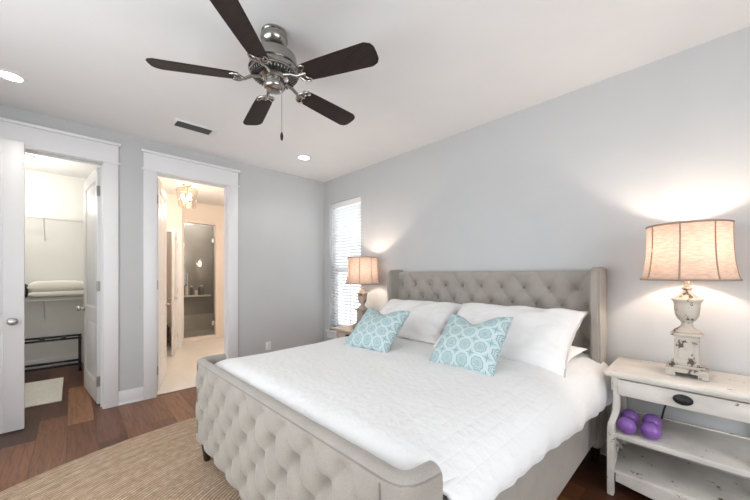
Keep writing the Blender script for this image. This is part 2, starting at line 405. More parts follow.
class MB:
    def __init__(s):
        s.bm = bmesh.new()

    def merge(s, b2):
        me = bpy.data.meshes.new('tmp'); b2.to_mesh(me); b2.free(); s.bm.from_mesh(me); bpy.data.meshes.remove(me)

    def box(s, x0, x1, y0, y1, z0, z1, bev=0., seg=2, mtx=None):
        b = bmesh.new(); bmesh.ops.create_cube(b, size=1)
        for v in b.verts:
            v.co = Vector((x0 + (v.co.x + .5) * (x1 - x0), y0 + (v.co.y + .5) * (y1 - y0), z0 + (v.co.z + .5) * (z1 - z0)))
        if bev:
            bmesh.ops.bevel(b, geom=b.edges[:], offset=bev, segments=seg, profile=.5, affect='EDGES')
        if mtx:
            bmesh.ops.transform(b, matrix=mtx, verts=b.verts)
        s.merge(b); return s

    def lathe(s, prof, seg=32, c=(0, 0, 0), mtx=None, sx=1, sy=1):
        b = bmesh.new(); rings = []
        for r, z in prof:
            if r < 1e-6:
                rings.append([b.verts.new((c[0], c[1], c[2] + z))])
            else:
                rings.append([b.verts.new((c[0] + sx * r * math.cos(2 * PI * k / seg), c[1] + sy * r * math.sin(2 * PI * k / seg), c[2] + z)) for k in range(seg)])
        for a, d in zip(rings, rings[1:]):
            for k in range(seg):
                k2 = (k + 1) % seg
                f = [a[k % len(a)], a[k2 % len(a)], d[k2 % len(d)], d[k % len(d)]]
                u = []
                for v in f:
                    if v not in u:
                        u.append(v)
                if len(u) >= 3:
                    b.faces.new(u)
        if len(rings[0]) > 1:
            b.faces.new(rings[0][::-1])
        if len(rings[-1]) > 1:
            b.faces.new(rings[-1])
        bmesh.ops.recalc_face_normals(b, faces=b.faces)
        if mtx:
            bmesh.ops.transform(b, matrix=mtx, verts=b.verts)
        s.merge(b); return s

    def tube(s, pts, r, seg=8, closed=False):
        pts = [Vector(p) for p in pts]; b = bmesh.new(); rings = []
        n = len(pts)
        up = Vector((0, 0, 1))
        for i, p in enumerate(pts):
            if closed:
                t = pts[(i + 1) % n] - pts[i - 1]
            else:
                t = pts[min(i + 1, n - 1)] - pts[max(i - 1, 0)]
            t.normalize()
            a = t.cross(up)
            if a.length < .05:
                a = t.cross(Vector((1, 0, 0)))
            a.normalize(); c = a.cross(t).normalized()
            rr = r[i] if isinstance(r, (list, tuple)) else r
            rings.append([b.verts.new(p + rr * (math.cos(2 * PI * k / seg) * a + math.sin(2 * PI * k / seg) * c)) for k in range(seg)])
        m = n if closed else n - 1
        for i in range(m):
            A, B = rings[i], rings[(i + 1) % n]
            for k in range(seg):
                b.faces.new([A[k], A[(k + 1) % seg], B[(k + 1) % seg], B[k]])
        if not closed:
            b.faces.new(rings[0][::-1]); b.faces.new(rings[-1])
        bmesh.ops.recalc_face_normals(b, faces=b.faces)
        s.merge(b); return s

    def prism(s, poly, t0, t1, axis='x', bev=0., mtx=None):
        b = bmesh.new()
        f = {'x': lambda a, c, t: (t, a, c), 'y': lambda a, c, t: (a, t, c), 'z': lambda a, c, t: (a, c, t)}[axis]
        A = [b.verts.new(f(p[0], p[1], t0)) for p in poly]; B = [b.verts.new(f(p[0], p[1], t1)) for p in poly]
        n = len(poly)
        b.faces.new(A); b.faces.new(B[::-1])
        for i in range(n):
            b.faces.new([A[i], B[i], B[(i + 1) % n], A[(i + 1) % n]])
        bmesh.ops.recalc_face_normals(b, faces=b.faces)
        if bev:
            bmesh.ops.bevel(b, geom=[e for e in b.edges if len(e.link_faces) == 2 and e.calc_face_angle(0) > .5], offset=bev, segments=2, affect='EDGES')
        if mtx:
            bmesh.ops.transform(b, matrix=mtx, verts=b.verts)
        s.merge(b); return s

    def grid(s, fn, nu, nv, uv=False, cu=False):
        b = bmesh.new(); lay = b.loops.layers.uv.new('UVMap') if uv else None
        V = [[b.verts.new(fn(i / nu, j / nv)) for j in range(nv + 1)] for i in range(nu + (0 if cu else 1))]
        n = len(V)
        for i in range(nu):
            for j in range(nv):
                q = [(i, j), (i + 1, j), (i + 1, j + 1), (i, j + 1)]
                f = b.faces.new([V[a % n][c] for a, c in q])
                if uv:
                    for l, (a, c) in zip(f.loops, q):
                        l[lay].uv = (a / nu, c / nv)
        s.merge(b); return s

    def weld(s, d=1e-4):
        bmesh.ops.remove_doubles(s.bm, verts=s.bm.verts, dist=d)
        bmesh.ops.recalc_face_normals(s.bm, faces=s.bm.faces)
        return s

    def build(s, name, m, parent=None, smooth=40, loc=None):
        me = bpy.data.meshes.new(name); s.bm.to_mesh(me); s.bm.free()
        me.materials.append(m)
        if smooth:
            me.shade_smooth(); me.set_sharp_from_angle(angle=R(smooth))
        o = bpy.data.objects.new(name, me); C.objects.link(o)
        if parent:
            o.parent = parent
        if loc:
            o.location = loc
        return o


def tag(o, label, cat, group=None, kind=None):
    o['label'] = label; o['category'] = cat
    if group:
        o['group'] = group
    if kind:
        o['kind'] = kind
    return o


def thing(name, label, cat, loc=(0, 0, 0), rz=0, group=None, kind=None):
    o = bpy.data.objects.new(name, None); C.objects.link(o); o.location = loc; o.rotation_euler = (0, 0, rz)
    o.empty_display_size = .1
    return tag(o, label, cat, group, kind)


def dup(root, loc, label, rz=None):
    r = root.copy(); C.objects.link(r); r.location = loc; r['label'] = label
    if rz is not None:
        r.rotation_euler = (0, 0, rz)
    for ch in list(root.children):
        c = ch.copy(); C.objects.link(c); c.parent = r
        for g in ch.children:
            d = g.copy(); C.objects.link(d); d.parent = c
    return r


def struct(name, mb, m, label, cat, smooth=40):
    return tag(mb.build(name, m, None, smooth), label, cat, kind='structure')


# ------------------------------------------------------------------ the room
H = 2.74
CY0, CY1 = -2.40, -3.85       # closet, y range
mb = MB().box(-2.4, 5.85, -4.15, .15, -.12, 0)
struct('floor', mb, M['floor'], 'warm brown walnut plank floor running into the closet', 'floor')
mb = MB().box(-4.0, -.055, -2.295, .05, -.05, .006)
struct('floor_bathroom', mb, M['tile_floor'], 'pale cream tile floor of the bathroom beyond the right doorway', 'floor')
mb = MB().box(-4.05, 5.85, -4.15, .15, H, H + .12)
struct('ceiling', mb, M['ceiling'], 'flat pale grey ceiling over the whole bedroom', 'ceiling')

# wall with the two doorways (x = 0)
D1 = (-3.41, -2.585)   # closet opening
D2 = (-2.175, -1.412)  # bath opening
DH = 2.425
mb = MB()
for y0, y1, z0, z1 in ((-4.15, D1[0], 0, H), (D1[0], D1[1], DH, H), (D1[1], D2[0], 0, H), (D2[0], D2[1], DH, H), (D2[1], .15, 0, H)):
    mb.box(-.12, 0, y0, y1, z0, z1)
struct('wall_left', mb, M['wall'], 'grey wall with the closet and bathroom doorways', 'wall')
# headboard wall (y = 0) with window
W1 = (.145, .862, .485, 2.38)
mb = MB()
for x0, x1, z0, z1 in ((0, W1[0], 0, H), (W1[0], W1[1], 0, W1[2]), (W1[0], W1[1], W1[3], H), (W1[1], 5.85, 0, H)):
    mb.box(x0, x1, 0, .15, z0, z1)
struct('wall_back', mb, M['wall'], 'long grey wall behind the headboard and both lamps', 'wall')
mb = MB()
for x0, x1, z0, z1 in ((0, 1.35, 0, H), (1.35, 3.85, 0, .5), (1.35, 3.85, 2.4, H), (3.85, 5.85, 0, H)):
    mb.box(x0, x1, -4.13, -3.98, z0, z1)
struct('wall_front', mb, M['wall'], 'grey wall behind the camera with an added wide window', 'wall')
mb = MB()
for y0, y1, z0, z1 in ((-3.98, -3.35, 0, H), (-3.35, -1.05, 0, .5), (-3.35, -1.05, 2.4, H), (-1.05, 0, 0, H)):
    mb.box(5.7, 5.85, y0, y1, z0, z1)
struct('wall_right', mb, M['wall'], 'grey wall opposite the doorways with an added wide window', 'wall')


def added_window(n, axis, at, a0, a1, label):  # windows added out of view to let the fill light in
    t = thing('window_%d' % n, label, 'window', kind='structure')
    m = MB()
    def bx(p0, p1, z0, z1, d0, d1):
        if axis == 'y':
            m.box(p0, p1, at + d0, at + d1, z0, z1, .004)
        else:
            m.box(at + d0, at + d1, p0, p1, z0, z1, .004)
    for p0, p1, z0, z1 in ((a0, a0 + .05, .5, 2.4), (a1 - .05, a1, .5, 2.4), (a0 + .05, a1 - .05, .5, .55), (a0 + .05, a1 - .05, 2.35, 2.4), ((a0 + a1) / 2 - .03, (a0 + a1) / 2 + .03, .55, 2.35)):
        bx(p0, p1, z0, z1, -.03, .03)
    m.build('window_frame', M['trim'], t)
    m = MB(); bx(a0 + .05, (a0 + a1) / 2 - .03, .55, 2.35, -.003, .003); m.build('pane', M['glass'], t)
    m = MB(); bx((a0 + a1) / 2 + .03, a1 - .05, .55, 2.35, -.003, .003); m.build('pane', M['glass'], t)


added_window(2, 'y', -4.08, 1.35, 3.85, 'added two pane window, out of view, in the wall behind the camera')
added_window(3, 'x', 5.8, -3.35, -1.05, 'added two pane window, out of view, in the wall opposite the doorways')

# window beside the left lamp
t = thing('window_1', 'tall white sash window beside the left lamp', 'window', kind='structure')
m = MB()
for x0, x1, z0, z1 in ((W1[0], W1[0] + .045, W1[2], W1[3]), (W1[1] - .045, W1[1], W1[2], W1[3]), (W1[0], W1[1], W1[2], W1[2] + .05), (W1[0], W1[1], W1[3] - .05, W1[3])):
    m.box(x0, x1, .085, .145, z0, z1, .003)
m.build('window_frame', M['trim'], t)
m = MB(); zc = 1.40
for x0, x1, z0, z1 in ((W1[0] + .045, W1[1] - .045, zc - .03, zc + .03), (W1[0] + .045, W1[0] + .08, W1[2] + .05, zc), (W1[1] - .08, W1[1] - .045, W1[2] + .05, zc), (W1[0] + .045, W1[1] - .045, W1[2] + .05, W1[2] + .09)):
    m.box(x0, x1, .095, .13, z0, z1, .003)
xm = (W1[0] + W1[1]) / 2
m.box(xm - .01, xm + .01, .105, .125, W1[2] + .09, zc - .03)
m.box(xm - .01, xm + .01, .105, .125, zc + .03, W1[3] - .05)
m.build('sash', M['trim'], t)
m = MB(); m.box(W1[0] + .08, W1[1] - .08, .112, .116, W1[2] + .09, zc - .03); m.build('pane', M['glass'], t)
m = MB(); m.box(W1[0] + .045, W1[1] - .045, .112, .116, zc + .03, W1[3] - .05); m.build('pane', M['glass'], t)
m = MB(); m.box(W1[0] - .06, W1[1] + .01, -.045, .085, W1[2] - .03, W1[2], .006); m.box(W1[0] - .045, W1[1], -.02, 0, W1[2] - .12, W1[2] - .03, .004)
m.build('window_sill', M['trim'], t)

# trims and baseboards


def casing(n, y0, y1, label):
    t = thing('trim_%d' % n, label, 'door trim', kind='structure')
    cw = .115
    m = MB()
    for a, b in ((y0 - cw + .012, y0 + .012), (y1 - .012, y1 + cw - .012)):
        m.box(0, .02, a, b, 0, DH - .012, .002)
    m.build('side_casing', M['trim'], t)
    m = MB(); m.box(0, .026, y0 - cw - .004, y1 + cw + .004, DH - .012, DH + .008, .004); m.build('bead', M['trim'], t)
    m = MB(); m.box(0, .022, y0 - cw + .012, y1 + cw - .012, DH + .008, DH + .170, .002); m.build('head_casing', M['trim'], t)
    m = MB(); m.box(0, .045, y0 - cw - .008, y1 + cw + .008, DH + .170, DH + .196, .004); m.build('cap', M['trim'], t)
    m = MB()
    m.box(-.124, .004, y0, y0 + .018, 0, DH - .018); m.box(-.124, .004, y1 - .018, y1, 0, DH - .018); m.box(-.124, .004, y0, y1, DH - .018, DH)
    m.box(-.085, -.07, y0 + .018, y0 + .03, 0, DH - .03); m.box(-.085, -.07, y1 - .03, y1 - .018, 0, DH - .03); m.box(-.085, -.07, y0 + .018, y1 - .018, DH - .03, DH - .018)
    m.build('jamb', M['trim'], t)


casing(1, D1[0], D1[1], 'white casing with stepped head around the closet doorway')
casing(2, D2[0], D2[1], 'white casing with stepped head around the bathroom doorway')
m = MB()
for a, b in ((-3.98, D1[0] - .103), (D1[1] + .103, D2[0] - .103), (D2[1] + .103, 0)):
    m.box(0, .014, a, b, 0, .14, .003); m.box(0, .026, a, b, 0, .018, .005)
struct('baseboard_left', m, M['trim'], 'white baseboard along the wall with the doorways', 'baseboard')
m = MB(); m.box(.0, 5.7, -.014, 0, 0, .14, .003); m.box(0, 5.7, -.026, 0, 0, .018, .005)
struct('baseboard_back', m, M['trim'], 'white baseboard along the headboard wall', 'baseboard')

# closet shell
m = MB(); m.box(-2.40, -2.28, CY1 - .1, CY0 + .1, 0, H)
struct('wall_closet_back', m, M['white_wall'], 'white rear wall of the closet', 'wall')
m = MB(); m.box(-2.28, -.12, CY1 - .1, CY1, 0, H)
struct('wall_closet_left', m, M['white_wall'], 'white far side wall of the closet', 'wall')
m = MB(); m.box(-2.28, -.12, CY0, CY0 + .1, 0, H)
struct('wall_closet_right', m, M['white_wall'], 'white closet side wall behind the open closet door', 'wall')
m = MB(); m.box(-2.28, -2.265, CY1, CY0, 0, .14, .003)
struct('baseboard_closet', m, M['trim'], 'white baseboard along the rear closet wall', 'baseboard')
m = MB(); m.box(-.125, -.12, CY1, D1[0] - .001, 0, H); m.box(-.125, -.12, D1[1] + .001, CY0, 0, H); m.box(-.125, -.12, D1[0] - .001, D1[1] + .001, DH + .001, H)
struct('wall_closet_front', m, M['white_wall'], 'white inner face of the closet front wall', 'wall')

# bathroom shell
m = MB(); m.box(-2.40, -.125, CY0 + .1, CY0 + .102, .006, H)
struct('wall_bathroom_left', m, M['bath_wall'], 'cream bathroom wall behind the open bathroom door', 'wall')
m = MB(); m.box(-.125, -.12, CY0 + .102, D2[0] - .001, .006, H); m.box(-.125, -.12, D2[1] + .001, .05, .006, H); m.box(-.125, -.12, D2[0] - .001, D2[1] + .001, DH + .001, H)
struct('wall_bathroom_front', m, M['bath_wall'], 'cream inner face of the bathroom wall beside the doorway', 'wall')
m = MB(); m.box(-4.0, -.12, .05, .15, .006, H)
struct('wall_bathroom_right', m, M['bath_wall'], 'cream side wall of the bathroom', 'wall')
SX = -2.9
SD = (-1.26, -.69)
m = MB()
for y0, y1, z0, z1 in ((-1.40, SD[0], .006, H), (SD[0], SD[1], 2.335, H), (SD[0], SD[1], .006, .075), (SD[1], -.40, .006, H), (-.40, .03, 2.08, H), (.03, .05, .006, H)):
    m.box(SX - .1, SX, y0, y1, z0, z1)
struct('wall_bathroom_back', m, M['bath_wall'], 'cream wall around the glass shower door', 'wall')
m = MB()
m.box(SX, SX + .016, SD[0] - .07, SD[0], .006, 2.40, .003); m.box(SX, SX + .016, SD[1], SD[1] + .07, .006, 2.40, .003)
m.box(SX, SX + .016, SD[0], SD[1], 2.335, 2.40, .003); m.box(SX, SX + .03, SD[0], SD[1], .006, .085, .005)
struct('trim_3', m, M['bath_wall'], 'cream surround and curb of the glass shower door', 'door trim')
# toilet room front wall with narrow opening
m = MB()
for y0, y1, z0, z1 in ((CY0 + .102, -2.06, .006, H), (-2.06, -1.46, 2.06, H), (-1.46, -1.40, .006, H)):
    m.box(-2.48, -2.40, y0, y1, z0, z1)
m.box(-3.0, -2.48, -1.46, -1.40, .006, H)
struct('wall_bathroom_partition', m, M['bath_wall'], 'cream partition with the inner doorway left of the shower', 'wall')
m = MB(); m.box(-3.7, -3.6, CY0, -1.4, .006, H); m.box(-3.6, -2.48, CY0 + .0, CY0 + .1, .006, H); m.box(-3.6, -2.48, -1.525, -1.505, .006, H)
struct('wall_inner_room', m, M['bath_wall'], 'beige rear wall seen through the narrow inner doorway', 'wall')
m = MB(); m.box(-2.40, -2.386, -1.475, -1.40, .006, 2.13, .003); m.box(-2.40, -2.386, -2.12, -2.05, .006, 2.13, .003); m.box(-2.40, -2.386, -2.05, -1.475, 2.06, 2.13, .003)
struct('trim_4', m, M['trim'], 'white casing of the inner doorway left of the shower', 'door trim')
m = MB(); m.box(SX, SX + .016, -.46, -.39, .006, 2.15, .003); m.box(SX, SX + .016, -.39, .03, 2.08, 2.15, .003)
struct('trim_5', m, M['bath_wall'], 'cream casing of the door right of the shower', 'door trim')
# shower
m = MB(); m.box(-4.0, -3.9, -1.5, -.41, .42, H)
struct('wall_shower_back', m, M['tile_grey'], 'grey tiled upper rear wall inside the shower', 'wall')
m = MB(); m.box(-4.0, -3.895, -1.5, -.41, .0, .42)
m.box(-3.9, -3.0, -1.50, -1.46, .0, .42); m.box(-3.9, -3.0, -.44, -.41, .0, .42)
struct('wall_shower_lower', m, M['tile_beige'], 'beige tiled lower walls inside the shower', 'wall')
m = MB(); m.box(-3.9, -3.0, -1.5, -1.46, .42, H); m.box(-3.9, -3.0, -.44, -.41, .42, H)
struct('wall_shower_side', m, M['tile_grey'], 'grey tiled upper side walls inside the shower', 'wall')
m = MB(); m.box(-3.9, -3.0, -1.46, -.44, 0, .05)
struct('floor_shower', m, M['tile_beige'], 'beige tiled shower floor', 'floor')

# ------------------------------------------------------------------ doors


def door(n, loc, ang, wd, label, handle='knob', flip=1, ht=2.43, hside=1):
    t = thing('door_%d' % n, label, 'door', loc, ang, kind='structure')
    T = .0175
    st, tr, br = .118, .12, .22
    l0, l1 = .835, .965
    m = MB()
    z0 = .012
    m.box(0, st, -T, T, z0, ht, .002); m.box(wd - st, wd, -T, T, z0, ht, .002)
    for a, b in ((z0, br), (l0, l1), (ht - tr, ht)):
        m.box(st, wd - st, -T, T, a, b)
    for a, b in ((br, l0), (l1, ht - tr)):
        m.box(st, wd - st, -.007, .007, a, b)
        m.box(st + .035, wd - st - .035, -.012, .012, a + .035, b - .035, .006)
        for sg in (-1, 1):
            y0, y1 = sorted((sg * .007, sg * .0135))
            m.box(st, st + .014, y0, y1, a, b, .003); m.box(wd - st - .014, wd - st, y0, y1, a, b, .003)
            m.box(st + .014, wd - st - .014, y0, y1, a, a + .014, .003); m.box(st + .014, wd - st - .014, y0, y1, b - .014, b, .003)
    m.build('slab', M['trim'], t)
    hx, hz = wd - .065, .925
    for sg in (-1, 1):
        rot = Matrix.Translation((hx, sg * T, hz)) @ Matrix.Rotation(-sg * PI / 2, 4, 'X')
        m = MB()
        if handle == 'knob':
            m.lathe([(.032, 0), (.033, .004), (.028, .009), (.012, .012), (.011, .028), (.018, .034), (.027, .042), (.029, .052), (.024, .062), (.010, .068), (0, .069)], 24, mtx=rot)
            m.build('door_knob', M['satin'], t)
        else:
            m.lathe([(.030, 0), (.031, .004), (.026, .010), (.011, .012), (.010, .045), (0, .046)], 20, mtx=rot)
            m.tube([(hx, sg * (T + .04), hz), (hx - .05, sg * (T + .045), hz), (hx - .11, sg * (T + .04), hz - .004)], [.010, .008, .006], 10)
            m.build('lever_handle', M['satin'], t)
    for hz in (.24, .24 + (ht - .48) / 2, ht - .24) if ht > 2.2 else (.24, ht / 2, ht - .22):
        m = MB()
        y = hside * T
        m.box(-.0045, .0005, -.016, .016, hz - .05, hz + .05)
        m.tube([(-.006, y, hz - .05), (-.006, y, hz + .05)], .0065, 10)
        m.build('hinge', M['hinge'], t)
    return t


# leaf swung from the front wall, standing before the closet casing: free edge at y = -3.11
door(1, (.085, -3.925, 0), PI / 2, .815, 'white panel door in front of the closet casing, cut by the photo edge', 'knob', hside=-1)
# closet leaf, opened into the closet
a2 = math.atan2(-.085, -.80)
door(2, (-.138, -2.618, 0), a2, .80, 'white panel door opened into the closet', 'knob', hside=1, ht=2.395)
# bath leaf
a3 = math.atan2(.205, -.70)
door(3, (-.134, -2.14, 0.008), a3, .735, 'white panel door opened into the bathroom against its left wall', 'lever', hside=1, ht=2.385)
# inner toilet room leaf
a4 = math.atan2(-.16, .56)
door(4, (-2.385, -1.49, .008), a4, .60, 'white door standing ajar beside the glass shower', 'lever', ht=2.04)
t = door(5, (SX - .05, -.385, .008), PI / 2, .40, 'narrow cream bathroom door right of the glass shower', 'knob', ht=2.05)

# ------------------------------------------------------------------ ceiling fixtures


def can(x, y, label):
    t = thing('recessed_light', label, 'ceiling light', (x, y, H), group='recessed ceiling lights')
    m = MB(); m.lathe([(.062, -.002), (.064, -.006), (.085, -.006), (.09, 0), (.062, 0)], 32); m.build('trim_ring', M['trim'], t)
    m = MB(); m.lathe([(0, -.004), (.062, -.004), (.062, -.001), (0, -.001)], 32); m.build('lens', M['led'], t)
    sp = spot('recessed_lamp', (0, 0, -.03), 9, (1, .93, .84), 140); sp.parent = t
    return t


can(.63, -3.14, 'round recessed ceiling light above the closet doorway')
can(-3.05, -1.95, 'unseen recessed light added to brighten the small room beyond the inner doorway')  # added out of view to lift the dark inner doorway
can(.70, -.777, 'round recessed ceiling light near the far corner above the window')

# vent
t = thing('ceiling_vent', 'small rectangular ceiling vent with dark louvers above the bathroom doorway', 'vent', (.650, -1.965, H))
m = MB()
fx, fy = .066, .150
for x0, x1, y0, y1 in ((-fx - .03, -fx, -fy - .03, fy + .03), (fx, fx + .03, -fy - .03, fy + .03), (-fx, fx, -fy - .03, -fy), (-fx, fx, fy, fy + .03)):
    m.box(x0, x1, y0, y1, -.008, 0, .002)
m.build('frame', M['trim'], t)
m = MB(); m.box(-fx, fx, -fy, fy, -.002, 0)
for k in range(7):
    xx = -fx + .010 + k * .0185
    m.box(-.008, .008, -fy, fy, -.0008, .0008, mtx=Matrix.Translation((xx, 0, -.006)) @ Matrix.Rotation(R(35), 4, 'Y'))
m.build('louver', M['vent_dark'], t)

# fan
FX, FY = 2.32, -1.953
t = thing('ceiling_fan', 'brushed nickel ceiling fan with five dark wooden blades', 'ceiling fan', (FX, FY, H))
m = MB(); m.lathe([(.072, 0), (.074, -.012), (.070, -.016), (.076, -.024), (.078, -.045), (.070, -.066), (.050, -.080), (.030, -.086), (0, -.086)], 40); m.build('canopy', M['nickel'], t)
m = MB(); m.tube([(0, 0, -.08), (0, 0, -.135)], .0135, 16); m.lathe([(.0, -.118), (.024, -.118), (.026, -.128), (.022, -.136), (0, -.136)], 20); m.build('downrod', M['nickel'], t)
m = MB(); m.lathe([(0, -.128), (.06, -.128), (.112, -.133), (.126, -.142), (.130, -.154), (.130, -.186), (.137, -.190), (.137, -.203), (.130, -.207), (.142, -.222), (.144, -.236), (.132, -.244), (.10, -.247), (0, -.247)], 48); m.build('motor_housing', M['nickel'], t)
m = MB(); m.lathe([(.128, -.244), (.130, -.2465), (.075, -.262), (.06, -.262), (0, -.262), (0, -.25), (.10, -.245)], 40)
m.build('vent_plate', M['black'], t)
m = MB()
for k in range(44):
    a = 2 * PI * k / 44
    m.box(.080, .128, -.0026, .0026, -.006, .006, mtx=Matrix.Rotation(a, 4, 'Z') @ Matrix.Translation((0, 0, -.2565)) @ Matrix.Translation((.104, 0, 0)) @ Matrix.Rotation(R(14), 4, 'Y') @ Matrix.Translation((-.104, 0, 0)))
m.lathe([(.124, -.242), (.136, -.244), (.136, -.252), (.124, -.253)], 40)
m.build('vent_fins', M['nickel'], t)
m = MB(); m.lathe([(0, -.258), (.080, -.258), (.082, -.266), (.060, -.272), (.056, -.276), (.056, -.312), (.060, -.314), (.060, -.325), (.052, -.336), (.030, -.343), (.010, -.345), (0, -.345)], 36); m.build('switch_housing', M['nickel'], t)
TH0 = R(24.64)
for k in range(5):
    a = TH0 + k * 2 * PI / 5
    rot = Matrix.Rotation(a, 4, 'Z') @ Matrix.Translation((0, 0, -.283)) @ Matrix.Rotation(R(-13), 4, 'X')
    # blade outline, local x = radius
    pl = []
    for (x, y) in ((.190, .044), (.215, .055), (.30, .061), (.45, .067), (.605, .072), (.636, .058), (.649, .036), (.651, .0)):
        pl.append((x, y))
    poly = pl + [(x, -y) for x, y in pl[-2::-1]]
    m = MB(); m.prism(poly, -.0035, .0035, 'z', bev=.002, mtx=rot)
    b = m.build('blade', M['blade'], t)
    m = MB()
    rot0 = Matrix.Rotation(a, 4, 'Z')

    def P(x, y, z=-.008):
        return rot @ Vector((x, y, z))
    neck = [rot0 @ Vector((.075, 0, -.262)), rot0 @ Vector((.125, 0, -.272)), P(.165, 0, -.010), P(.200, 0, -.009)]
    m.tube(neck, [.014, .011, .009, .008], 10)
    for sg in (-1, 1):
        m.tube([P(.165, 0), P(.176, sg * .020), P(.184, sg * .038), P(.200, sg * .051), P(.222, sg * .053), P(.236, sg * .044), P(.232, sg * .036)], [.006, .006, .0055, .005, .005, .0045, .003], 8)
        m.tube([P(.232, sg * .040), P(.214, sg * .030), P(.208, sg * .016), P(.214, 0)], .0045, 8)
        m.lathe([(0, 0), (.005, 0), (.005, .003), (0, .005)], 10, mtx=Matrix.Translation(P(.224, sg * .044, -.004)) @ rot.to_3x3().to_4x4() @ Matrix.Rotation(PI, 4, 'X'))
    m.tube([P(.17, 0), P(.195, 0), P(.222, 0)], [.010, .008, .006], 8)
    pz = [(.170, .006), (.180, .030), (.194, .046), (.206, .050), (.204, .020), (.214, 0)]
    m.prism(pz + [(x, -y) for x, y in pz[-2::-1]], -.0075, -.0036, 'z', mtx=rot)
    m.build('blade_bracket', M['nickel'], b)
dx, dy = .045 * math.cos(R(46)), .045 * math.sin(R(46))
m = MB(); m.tube([(dx, dy, -.33), (dx, dy, -.585)], .0016, 6)
for k in range(40):
    m.lathe([(0, -.0024), (.0024, 0), (0, .0024)], 6, (dx, dy, -.338 - k * .0062))
pc = m.build('pull_chain', M['nickel'], t)
m = MB(); m.lathe([(0, -.636), (.006, -.633), (.0085, -.618), (.0085, -.604), (.005, -.590), (.002, -.584), (0, -.583)], 16, (dx, dy, 0)); m.build('fob', M['blade'], pc)

# ------------------------------------------------------------------ window blind
t = thing('window_blind', 'white horizontal slat blind lowered over the window beside the left lamp', 'blind', ((W1[0] + W1[1]) / 2, .045, 0))
hw = (W1[1] - W1[0]) / 2 - .008
m = MB(); m.box(-hw, hw, -.030, .030, W1[3] - .055, W1[3] - .003, .003); m.box(-hw, hw, -.036, -.030, W1[3] - .085, W1[3] - .003, .002); m.build('headrail', M['plastic'], t)
m = MB()
z = W1[3] - .105
while z > W1[2] + .05:
    m.box(-hw, hw, -.025, .025, -.0014, .0014, mtx=Matrix.Translation((0, 0, z)) @ Matrix.Rotation(R(-34), 4, 'X')); z -= .0435
m.build('slats', M['blind'], t, smooth=0)
m = MB()
for x in (-hw * .72, hw * .72):
    for y in (-.025, .025):
        m.tube([(x, y, W1[3] - .06), (x, y, W1[2] + .02)], .0012, 5)
m.build('ladder_cord', M['plastic'], t)
m = MB(); m.box(-hw, hw, -.025, .025, W1[2] + .012, W1[2] + .030, .003); m.build('bottom_rail', M['plastic'], t)
m = MB(); m.tube([(-hw + .06, -.04, W1[3] - .08), (-hw + .06, -.042, 1.5)], .004, 6); m.build('wand', M['plastic'], t)

# ------------------------------------------------------------------ rugs
m = MB()
prof = []
NS = 120
a_, b_ = 1.48, 1.9
bmr = m
def rugf(u, v):
    th = 2 * PI * u
    e = v
    if v > .985:
        zz = .016 * math.sqrt(max(0, 1 - ((v - .985) / .015) ** 2))
    else:
        zz = .016
    wob = 1 + .006 * math.sin(3 * th + 1) + .004 * math.sin(7 * th)
    return (a_ * e * wob * math.cos(th), b_ * e * wob * math.sin(th), zz + .001)
vs = [i / 12 for i in range(12)] + [.95, .985, .988, .992, .995, .998, 1.0]
b = bmesh.new()
ringsv = []
for v in vs:
    if v == 0:
        ringsv.append([b.verts.new((0, 0, .017))])
    else:
        ringsv.append([b.verts.new(rugf(k / NS, v)) for k in range(NS)])
for A, B in zip(ringsv, ringsv[1:]):
    for k in range(NS):
        k2 = (k + 1) % NS
        if len(A) == 1:
            b.faces.new([A[0], B[k], B[k2]])
        else:
            b.faces.new([A[k], B[k], B[k2], A[k2]])
b.faces.new(ringsv[-1][::-1])
m.merge(b)
o = m.build('jute_rug', M['jute'], None, 60, (2.33, -1.95, 0))
tag(o, 'large oval braided jute rug under the bed', 'rug')

m = MB(); m.box(-1.55, -.53, -3.25, -2.895, .001, .016, .006)
tag(m.build('bath_mat', M['mat_rug'], None), 'small ivory rectangular rug on the closet floor', 'rug')

# ------------------------------------------------------------------ bed


def tuft(x, z, x0, z0, w, h, fold=.016, dep=.036):
    # diamond tufting: buttons at (x0 + i*w, z0 - 2j*h) and (x0 + (i+.5)*w, z0 - (2j+1)*h)
    a = (x - x0) / w; c = (z - z0) / (2 * h)
    u, v = a + c, a - c
    fu, fv = abs(math.sin(PI * u)), abs(math.sin(PI * v))
    pil = (fu * fv) ** .75
    du, dv = u - round(u), v - round(v)
    # metric distance to the nearest button
    dx_ = (du + dv) / 2 * w; dz_ = (du - dv) / 2 * 2 * h
    d = math.hypot(dx_, dz_)
    return fold * pil + dep * (1 - math.exp(-(d / .034) ** 2))


bed = thing('bed', 'large oatmeal linen bed with tufted winged headboard and low tufted footboard', 'bed', (2.59, -1.1, 0))
BX, BY = -2.59, 1.1     # world to bed-local offset


def bloc(p):
    return (p[0] + BX, p[1] + BY, p[2])


# headboard panel
HX0, HX1, HZ0, HZ1 = 1.635, 3.545, .22, 1.345
hw_, hh_ = .192, .13
hbx0, hbz0 = 1.877, 1.208


def hb(u, v):
    x = HX0 + u * (HX1 - HX0); z = HZ0 + v * (HZ1 - HZ0)
    f = tuft(x, z, hbx0, hbz0, hw_, hh_)
    et = min(1, (HZ1 - z) / .10)
    k = et ** .7 if et < 1 else 1
    plain = .046
    d = f * k + plain * (1 - k)
    edge = 0
    if HZ1 - z < .035:
        q = 1 - (HZ1 - z) / .035
        edge = .035 * (1 - math.sqrt(max(0, 1 - q * q)))
    return bloc((x, -.075 - d + edge, z))


